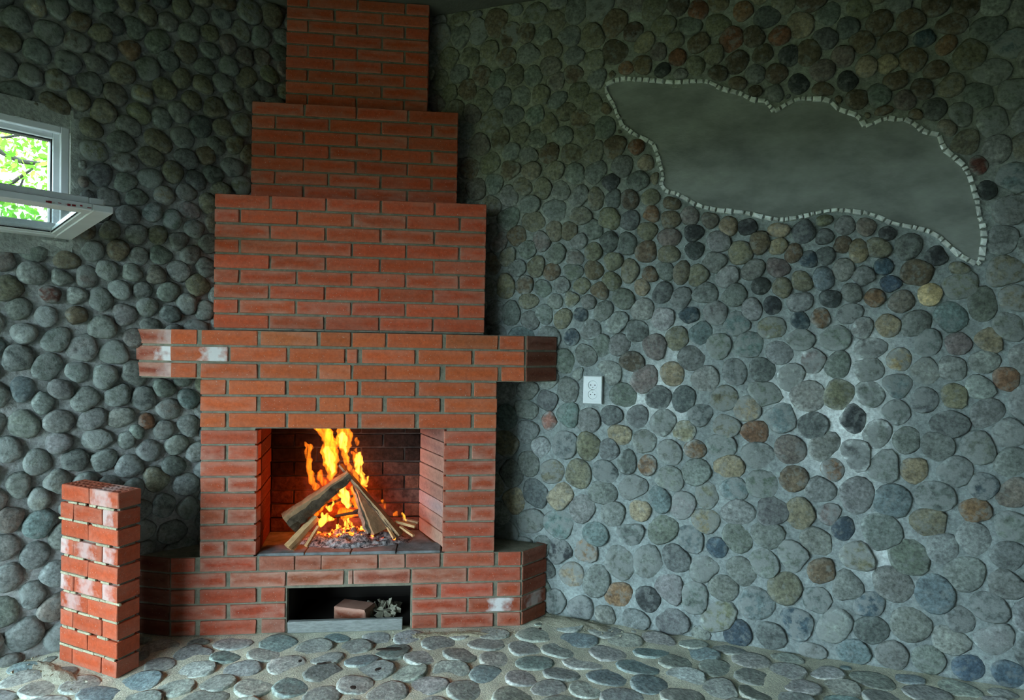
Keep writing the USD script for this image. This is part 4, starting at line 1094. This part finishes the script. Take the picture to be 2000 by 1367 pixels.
FLAMES_EXTRA = [([(700, 170), (720, 250), (760, 340), (800, 420), (830, 380), (800, 300), (775, 220), (745, 165)], 0.265, 0.02, M_FLAME_LOW), ([(640, 560), (660, 640), (700, 690), (735, 640), (700, 590), (665, 520)], 0.25, 0.014, M_FLAME_LOW), ([(930, 380), (950, 450), (985, 500), (990, 430), (960, 370)], 0.265, 0.012, M_FLAME_LOW), ([(760, 760), (800, 830), (850, 860), (860, 800), (820, 760)], 0.21, 0.014, M_FLAME_LOW)]
fire = xform('fire', label='yellow and orange flames rising from the logs in the firebox', category='fire')
FLAMES = [
    ([(515, 280), (545, 320), (590, 305), (578, 400), (592, 520), (622, 630), (660, 690), (610, 730), (572, 640), (545, 480), (528, 380)], 0.24, 0.02, M_FLAME),
    ([(600, 150), (640, 215), (692, 260), (664, 350), (678, 440), (715, 520), (738, 600), (770, 640), (800, 570), (832, 470), (812, 420), (802, 380), (792, 300), (772, 230), (745, 140), (690, 110), (640, 120)], 0.25, 0.035, M_FLAME),
    ([(690, 330), (700, 440), (745, 520), (775, 590), (800, 480), (770, 400), (740, 330)], 0.235, 0.016, M_FLAME_HOT),
    ([(826, 150), (803, 250), (813, 330), (850, 380), (858, 450), (880, 500), (918, 485), (904, 400), (922, 330), (955, 270), (938, 170), (890, 110)], 0.23, 0.03, M_FLAME),
    ([(835, 210), (825, 280), (850, 350), (880, 400), (895, 320), (905, 240), (880, 190)], 0.22, 0.014, M_FLAME_HOT),
    ([(1003, 228), (962, 290), (984, 322), (1003, 315)], 0.25, 0.012, M_FLAME), ([(982, 335), (972, 370), (992, 392), (997, 360)], 0.25, 0.008, M_FLAME),
    ([(1012, 368), (972, 430), (957, 480), (988, 560), (1020, 625), (1078, 705), (1095, 585), (1060, 615), (1037, 560), (1028, 490), (1038, 400)], 0.255, 0.02, M_FLAME_HOT),
    ([(905, 470), (900, 520), (960, 590), (1040, 690), (1100, 750), (1060, 680), (990, 580), (940, 500)], 0.27, 0.014, M_FLAME),
    ([(892, 668), (850, 705), (808, 742), (850, 775), (878, 830), (902, 885), (948, 842), (932, 780), (908, 718)], 0.2, 0.02, M_FLAME_HOT),
    ([(940, 650), (950, 760), (960, 860), (1000, 900), (1015, 800), (990, 700)], 0.235, 0.02, M_FLAME_LOW),
    ([(776, 800), (782, 860), (757, 915), (732, 902), (722, 848), (742, 872), (765, 840)], 0.15, 0.01, M_FLAME_HOT),
    ([(668, 905), (690, 960), (720, 915), (730, 955), (782, 980), (792, 992), (720, 1003), (660, 1058), (636, 1042), (658, 1000)], 0.11, 0.012, M_FLAME_HOT),
    ([(640, 900), (600, 935), (560, 975), (610, 960), (680, 900), (720, 840), (690, 850)], 0.15, 0.012, M_FLAME_LOW),
    ([(886, 960), (868, 1030), (880, 1065), (907, 1042), (894, 1000)], 0.13, 0.01, M_FLAME_HOT), ([(921, 955), (908, 1010), (940, 1050), (948, 1022), (932, 990)], 0.13, 0.01, M_FLAME_HOT),
    ([(840, 860), (820, 930), (860, 1000), (930, 960), (1000, 950), (990, 900), (930, 890)], 0.22, 0.02, M_FLAME_LOW),
    ([(1213, 795), (1223, 850), (1241, 885), (1253, 840), (1238, 803)], 0.2, 0.009, M_FLAME), ([(1340, 885), (1315, 938), (1372, 942)], 0.2, 0.008, M_FLAME), ([(1404, 905), (1393, 940), (1420, 995), (1418, 940)], 0.16, 0.006, M_FLAME_HOT)]
for poly, d, th, m in FLAMES + FLAMES_EXTRA:
    obj('flame', inflate(poly, d, th), m, fire)
# the fire's own light: a small glowing heart among the coals behind the log
fl = UsdLux.SphereLight.Define(stage, '/World/fire/glow')
fl.CreateRadiusAttr(0.035)
fl.CreateIntensityAttr(FIRE_LIGHT)
fl.CreateColorAttr(Gf.Vec3f(1.0, 0.13, 0.012))
fl.AddTranslateOp().Set(Gf.Vec3d(*map(float, fpt(655, 965, 0.255))))

# ================================================================== things about the fireplace
# low stack of bricks
stack = xform('brick_stack', label='low stack of red bricks standing on the floor before the left wall', category='brick stack')
SH = 0.745; nc = 10; hc = SH / nc
sv, sf = obox(STK_O + stl * 0.1775 + str_ * 0.0475 + Z3 * (SH / 2 - 0.012), -stl, str_, Z3, 0.166, 0.034, SH / 2 - 0.02, 0.002)
obj('mortar', (sv, sf), M_JOINT, stack)
hole_rng = np.random.default_rng(2)
for i in range(nc):
    z0, z1 = i * hc + 0.002, (i + 1) * hc - 0.009
    cuts = [(0, 0.18), (0.18, 0.355)] if (nc - 1 - i) % 2 == 0 else [(0, 0.092), (0.092, 0.27), (0.27, 0.355)]
    for (x0, x1) in cuts:
        hx, hy, hz = (x1 - x0) / 2 - 0.0022, 0.0475, (z1 - z0) / 2
        off = hole_rng.uniform(-0.0025, 0.0025)
        c = STK_O + stl * (x0 + x1) / 2 + str_ * (0.0475 + off) + Z3 * (z0 + z1) / 2
        v, f = bevel_box(hx, hy, hz, 0.0025, 0.0008)
        if i == nc - 1:
            body = m3.Manifold(m3.Mesh(v.astype(np.float32), f.astype(np.uint32)))
            for a in np.linspace(-hx * 0.78, hx * 0.78, 6):
                for b in (-0.027, 0.0, 0.027):
                    body = body - m3.Manifold.cylinder(0.03, 0.0085, 0.0085, 10).translate((a, b, hz - 0.025))
            mm = body.to_mesh(); v, f = np.array(mm.vert_properties[:, :3], float), np.array(mm.tri_verts)
        bl = (0, 0)
        if x0 == 0 and i in (8, 6, 4):
            bl = (-0.035, 0.5)
        elif (i, x0) in ((6, 0.092), (4, 0.092), (3, 0.18), (9, 0)):
            bl = (hx - 0.1, 0.4)
        elif x1 == 0.355 and i in (6, 4):
            bl = (-hx, 0.6)
        obj('brick', (v, f), M_BRICK, stack, tint=np.array([0.42, 0.07, 0.024]) * hole_rng.uniform(0.85, 1.12), attrs={'halfsize': (hx, hy, hz), 'wear': (hole_rng.uniform(0.05, 0.4), bl[0], bl[1])}, t=c, rz=math.atan2(-stl[1], -stl[0]))
# crumbs of bedding sand squeezed out between the courses
sm = []
for i in range(1, nc):
    for _ in range(7):
        x = hole_rng.uniform(0.03, 0.33); L = hole_rng.uniform(0.012, 0.045)
        sm.append(obox(STK_O + stl * x + str_ * hole_rng.uniform(0.001, 0.006) + Z3 * (i * hc - 0.0035), -stl, str_, Z3, L, 0.004, 0.0042, 0.001, 0.0012))
obj('bedding_sand', join(sm), M_SAND, stack, tint=(0.4, 0.36, 0.25), kind='stuff')

# grey board across the ash pit
b0, b1 = S(560, 0.02, -0.012), S(786, 0.02, -0.012)
v, f = bevel_box((b1 - b0) / 2, 0.014, 0.027, 0.004, 0.002)
obj('wooden_board', (v, f), M_GREYWOOD, None, t=wf((b0 + b1) / 2, 0.012, 0.026), rz=YAW, label='weathered grey board lying across the mouth of the ash pit', category='board')
lb = fpt(692, 1204, 0.14)
v, f = bevel_box(0.085, 0.05, 0.032, 0.006, 0.004)
obj('loose_brick', (v, f), M_BRICK, None, tint=(0.22, 0.06, 0.03), attrs={'halfsize': (0.085, 0.05, 0.032), 'wear': (0.9, 0, 0)}, t=(lb[0], lb[1], 0.033), rz=YAW - 0.35, label='dusty loose brick lying inside the ash pit', category='brick')
V = []
rr = np.random.default_rng(8)
lump = [hull(wf(S(752, 0.04, 0.16) + rr.uniform(-0.07, 0.06), 0.16 + rr.uniform(-0.05, 0.05), 0.02 + rr.uniform(-0.01, 0.03)) + rr.normal(0, 0.012, (10, 3))) for _ in range(40)]
obj('rubble', join(lump), M_SAND, None, tint=(0.33, 0.31, 0.24), label='heap of crumbled mortar at the right inside the ash pit', category='rubble', kind='stuff')
# bark chips on the floor
for k, (px, py, L, w, an, lab) in enumerate([(760, 1274, 0.055, 0.008, 0.15, 'long dark bark sliver on the floor before the ash pit'), (738, 1314, 0.014, 0.006, 0.6, 'small dark chip on the cobbles, nearest to the camera of the chips'), (628, 1303, 0.02, 0.004, 0.2, 'thin dark twig scrap on the cobbles left of the other chips'), (586, 1298, 0.008, 0.006, 0.9, 'tiny dark crumb on the cobbles, leftmost of the chips'), (1055, 1234, 0.007, 0.006, 0.2, 'tiny dark crumb on the floor near the right end of the fireplace base'), (690, 1350, 0.01, 0.012, 1.2, 'dark bark flake on the cobbles at the lower edge')]):
    a, b = FL.pick(px, py)
    v, f = hull(np.array([(x * L, y * w, z) for x, y in [(-1, 0.1), (-0.4, 1), (0.6, 0.8), (1, -0.2), (0.2, -1), (-0.7, -0.7)] for z in (0.0, 0.005)]) * [1, 1, 1])
    obj('bark_chip', (v, f), M_CHIP, None, t=(a, b, 0.013), rz=an, label=lab, category='bark chip')

# double socket
oa, ob, ow, oh = (out_a0 + out_a1) / 2, (out_z0 + out_z1) / 2, (out_a1 - out_a0) / 2, (out_z1 - out_z0) / 2
sock = xform('wall_socket', label='white double power socket on the right stone wall beside the mantel', category='socket')
LSO = Frame(WR.at(oa, ob, 0.012), WR.u, Z3)
cs_plate = m3.Manifold.cube((2 * ow, 2 * oh, 0.012), True)
pv = np.array([(sx * (ow - e), sy * (oh - e), z) for sx in (-1, 1) for sy in (-1, 1) for e, z in ((0, -0.012), (0, 0.006), (0.004, 0.011))])
hv, hf = hull(pv)
plate = m3.Manifold(m3.Mesh(hv.astype(np.float32), hf.astype(np.uint32)))
rs = ow * 0.48
cyc = [(0.0, oh * 0.34), (0.0, -oh * 0.33)]
for (x, y) in cyc:
    plate = plate - m3.Manifold.cylinder(0.02, rs, rs, 28).translate((x, y, 0.003))
plate = plate - m3.Manifold.cube((ow * 1.9, 0.0018, 0.004), True).translate((0, -oh * 0.79, 0.011))
mm = plate.to_mesh(); pvv = np.array(mm.vert_properties[:, :3], float)
obj('plate', (LSO.at(pvv[:, 0], pvv[:, 1], pvv[:, 2]), np.array(mm.tri_verts)), M_SOCKET, sock, smooth=25)
for i, (x, y) in enumerate(cyc):
    w = m3.Manifold.cylinder(0.0045, rs * 0.985, rs * 0.94, 28).translate((x, y, 0.0028))
    for hx_ in (-1, 1):
        w = w - m3.Manifold.cylinder(0.02, 0.0030, 0.0030, 10).translate((x + hx_ * rs * 0.46, y, -0.002))
    mm = w.to_mesh(); q = np.array(mm.vert_properties[:, :3], float)
    well = obj('socket', (LSO.at(q[:, 0], q[:, 1], q[:, 2]), np.array(mm.tri_verts)), M_SOCKET, sock, smooth=25)
    for hx_ in (-1, 1):
        q, qf = tm(trimesh.creation.cylinder(0.0029, 0.004, sections=10)); q = q + [x + hx_ * rs * 0.46, y, 0.002]
        obj('pin_hole', (LSO.at(q[:, 0], q[:, 1], q[:, 2]), qf), M_DARK, well)
    q, qf = tm(trimesh.creation.cylinder(0.0022, 0.012, sections=10)); q = q + [x, y + (-1 if i == 0 else 1) * rs * 0.5, 0.010]
    obj('earth_pin', (LSO.at(q[:, 0], q[:, 1], q[:, 2]), qf), simple(f'pin_metal_{i}', (0.35, 0.36, 0.36), 0.35, metallic=0.8), well, smooth=30)

# ================================================================== window and the tree outside
BW = math.radians(48)
wl_, wn_ = np.array([-math.cos(BW), -math.sin(BW), 0]), np.array([math.sin(BW), -math.cos(BW), 0])
W0 = WL.at(*WL.pick(134, 468))
W0[2] = 0
WZ0, WZ1, WWID = 1.762, 2.236, 0.92
window = xform('window_1', kind='structure', label='small white plastic window in the left wall, its sash tilted down into the room')


def wbox(x0, x1, y0, y1, z0, z1, b=0.003):
    """x: leftwards along the window, y: into the room."""
    return obox(W0 + wl_ * (x0 + x1) / 2 + wn_ * (y0 + y1) / 2 + Z3 * (z0 + z1) / 2, wl_, wn_, Z3, abs(x1 - x0) / 2, abs(y1 - y0) / 2, abs(z1 - z0) / 2, b)


def rect_ring(x0, x1, y0, y1, z0, z1, w):
    return [wbox(x0, x0 + w, y0, y1, z0, z1), wbox(x1 - w, x1, y0, y1, z0, z1), wbox(x0 + w, x1 - w, y0, y1, z1 - w, z1), wbox(x0 + w, x1 - w, y0, y1, z0, z0 + w)]


fp = rect_ring(0, WWID, -0.045, 0.0, WZ0, WZ1, 0.03)
fs = rect_ring(0.02, WWID - 0.02, -0.07, -0.022, WZ0 + 0.02, WZ1 - 0.02, 0.032)
gk = rect_ring(0.05, WWID - 0.05, -0.074, -0.036, WZ0 + 0.05, WZ1 - 0.05, 0.008)
obj('frame', join(fp), M_UPVC, window)
obj('inner_frame', join(fs), M_UPVC, window)
obj('gasket', join(gk), M_DARK, window)
obj('keeper_plate', wbox(0.30, 0.36, -0.002, 0.001, WZ1 - 0.012, WZ1 - 0.006, 0.0005), M_DARK, window)
wa, wb = WL.at(WIN[0] - 0.02, 0, -0.1), WL.at(WIN[1] + 0.01, 0, -0.1)
pl = Polygon([wb[:2], WL.at(WIN[1] + 0.005, 0, 0.01)[:2], (W0 + wn_ * 0.004)[:2], (W0 + wl_ * WWID + wn_ * 0.004)[:2], (W0 + wl_ * (WWID + 0.1))[:2], wa[:2]]).buffer(0)
obj('sill_mortar', tm(extrude(pl, WIN[2] - 0.06, WZ0 + 0.002)), M_MORTAR, window, tint=(0.3, 0.32, 0.3))
obj('head_mortar', tm(extrude(pl, WZ1 - 0.002, WIN[3] + 0.05)), M_MORTAR, window, tint=(0.36, 0.38, 0.35))
# the sash, hinged at the bottom and lowered into the room
SL_, SW = 0.62, WWID - 0.03
tilt = 0.03 / SL_
sn = wn_ + Z3 * tilt; sn /= np.linalg.norm(sn)
szv = np.cross(sn, -wl_) if np.cross(sn, -wl_)[2] > 0 else -np.cross(sn, -wl_)
S0 = W0 + Z3 * (WZ0 + 0.0) + wl_ * 0.0


def sbx(x0, x1, y0, y1, z0, z1, b=0.003):
    return obox(S0 + wl_ * (x0 + x1) / 2 + sn * (y0 + y1) / 2 + szv * (z0 + z1) / 2, wl_, sn, szv, abs(x1 - x0) / 2, abs(y1 - y0) / 2, abs(z1 - z0) / 2, b)


def sring(x0, x1, y0, y1, z0, z1, w):
    return [sbx(x0, x0 + w, y0, y1, z0, z1), sbx(x1 - w, x1, y0, y1, z0, z1), sbx(x0 + w, x1 - w, y1 - w, y1, z0, z1), sbx(x0 + w, x1 - w, y0, y0 + w, z0, z1)]


sash = obj('sash', join(sring(-0.01, SW, 0.0, SL_, 0.0, 0.026, 0.062)), M_UPVC, window, label='lowered white sash')
obj('sash_step', join(sring(0.012, SW - 0.02, 0.02, SL_ - 0.022, 0.026, 0.052, 0.045)), M_UPVC, sash)
obj('glazing_bead', join(sring(0.05, SW - 0.06, 0.062, SL_ - 0.06, 0.004, 0.03, 0.022)), M_UPVC, sash)
obj('glazing_gasket', join(sring(0.07, SW - 0.08, 0.082, SL_ - 0.08, 0.008, 0.014, 0.007)), M_DARK, sash)
obj('pane', sbx(0.075, SW - 0.085, 0.087, SL_ - 0.085, 0.010, 0.013, 0.0005), M_GLASS, sash)
pr = np.random.default_rng(5)
marks = [sbx(x, x + pr.uniform(0.003, 0.012), SL_ - 0.001, SL_ + 0.0006, 0.006 + pr.uniform(-.002, .003), 0.012 + pr.uniform(-.003, .003), 0.0002) for x in np.cumsum(pr.uniform(0.008, 0.03, 9)) + 0.03]
marks += [sbx(pr.uniform(-.0102, -.0099), -0.0106, y, y + pr.uniform(0.004, 0.012), 0.006, 0.012, 0.0002) for y in np.cumsum(pr.uniform(0.02, 0.08, 6)) + 0.1]
obj('red_print', join(marks), M_RED, sash, label='worn red print on the protective film')
obj('black_print', join([sbx(x, x + 0.007, SL_ - 0.001, SL_ + 0.0007, 0.008, 0.016, 0.0002) for x in np.arange(0.33, 0.42, 0.017)]), M_DARK, sash, label='worn black print on the protective film')
obj('hinge', join([sbx(x, x + 0.03, -0.008, 0.006, 0.0, 0.02, 0.002) for x in (0.06, SW - 0.12)]), simple('hinge_metal', (0.3, 0.31, 0.32), 0.4, metallic=0.7), sash)
# outer edge of the wall opening, seen through the frame
rp = [onplane(98, 300, W0 - wn_ * 0.2, wn_), onplane(109, 300, W0 - wn_ * 0.2, wn_)]
x0, x1 = sorted(float(np.dot(p - W0, wl_)) for p in rp)
obj('outer_reveal', wbox(x0 - 0.3, x1, -0.26, -0.16, WZ0 - 0.3, WZ1 + 0.3, 0.004), M_OUTER, wall_left)

obj('yard', tm(extrude(Polygon([(-30, -30), (30, -30), (30, 30), (-30, 30)]), -0.4, -0.125)), M_GRASS, None, kind='structure', label='grassy yard around the pavilion')
tree = xform('leafy_tree', label='leafy green tree outside the open window', category='tree')
trng = np.random.default_rng(12)
tc = np.array([0, 0, EYE]) + ray(60, 310) * 6.0
trunk = np.array([tc + [-1.1, 0.5, -tc[2] - 0.3], tc + [-1.05, 0.5, -1.2], tc + [-0.9, 0.5, -0.3], tc + [-1.0, 0.55, 0.9]])
obj('trunk', tube(trunk, [0.14, 0.12, 0.1, 0.05], 9), M_TREEBARK, tree, smooth=True)


def px3(px, py, k):
    return np.array([0, 0, EYE]) + ray(px, py) * k


BR = [([(-80, 262), (-10, 290), (40, 315), (95, 322), (130, 345)], 6.0, 0.035), ([(-30, 395), (20, 360), (45, 342), (70, 325)], 6.0, 0.024), ([(38, 370), (45, 350), (52, 338)], 6.1, 0.012), ([(-60, 300), (0, 270), (50, 262), (120, 250)], 6.3, 0.018)]
for pts, k, r in BR:
    c = np.array([px3(x, y, k) for x, y in pts])
    obj('branch', tube(c, np.linspace(r, r * 0.4, len(c)), 7), M_TREEBARK, tree, smooth=True)


def leaf(c, s, nrm, d):
    d = d / np.linalg.norm(d); w = np.cross(nrm, d); w /= np.linalg.norm(w)
    nrm = np.cross(d, w)
    prof = [(-1, 0), (-0.5, 0.42), (0.1, 0.5), (0.6, 0.3), (1.05, 0)]
    up = [c + s * (a * d + b * w + 0.12 * (b - 0.3) * nrm) for a, b in prof]
    dn = [c + s * (a * d - b * w + 0.12 * (b - 0.3) * nrm) for a, b in prof[1:-1]]
    mid = c - s * 0.05 * nrm
    loop = up + dn[::-1]
    V = np.array(loop + [mid])
    n = len(loop)
    return V, np.array([[i, (i + 1) % n, n] for i in range(n)])


leaves = []
for _ in range(3600):
    x, y = trng.uniform(-160, 190), trng.uniform(130, 480)
    k = trng.uniform(5.4, 7.4)
    dens = meshkit.fbm(np.array([[x / 38, y / 38, 3.0]]), 3, 6)[0]
    if dens < 0.27 + 0.12 * trng.random() + (0.1 if y < 255 else 0) - (0.06 if 268 < y < 345 else 0):
        continue
    c = px3(x, y, k)
    s = trng.uniform(0.028, 0.05)
    d = trng.normal(0, 1, 3); d[2] -= 0.4
    g = trng.uniform(0.55, 1.2)
    col = np.array([0.12, 0.34, 0.03]) * g if trng.random() < 0.75 else np.array([0.26, 0.45, 0.06]) * g
    v, f = leaf(c, s, trng.normal(0, 1, 3) + [0, -0.6, 0.8], d)
    vis = 0 < x < 125 and 225 < y < 385
    leaves.append((vis, s / k, v, f, col))
leaves.sort(key=lambda q: (-q[0], -q[1]))
for vis, _, v, f, col in leaves[:250]:
    obj('leaf', (v, f), M_LEAF, tree, tint=col)
v, f = join([(q[2], q[3]) for q in leaves[250:]])
obj('foliage', (v, f), M_LEAF, tree, tint=np.vstack([np.tile(q[4], (len(q[2]), 1)) for q in leaves[250:]]), kind='stuff')
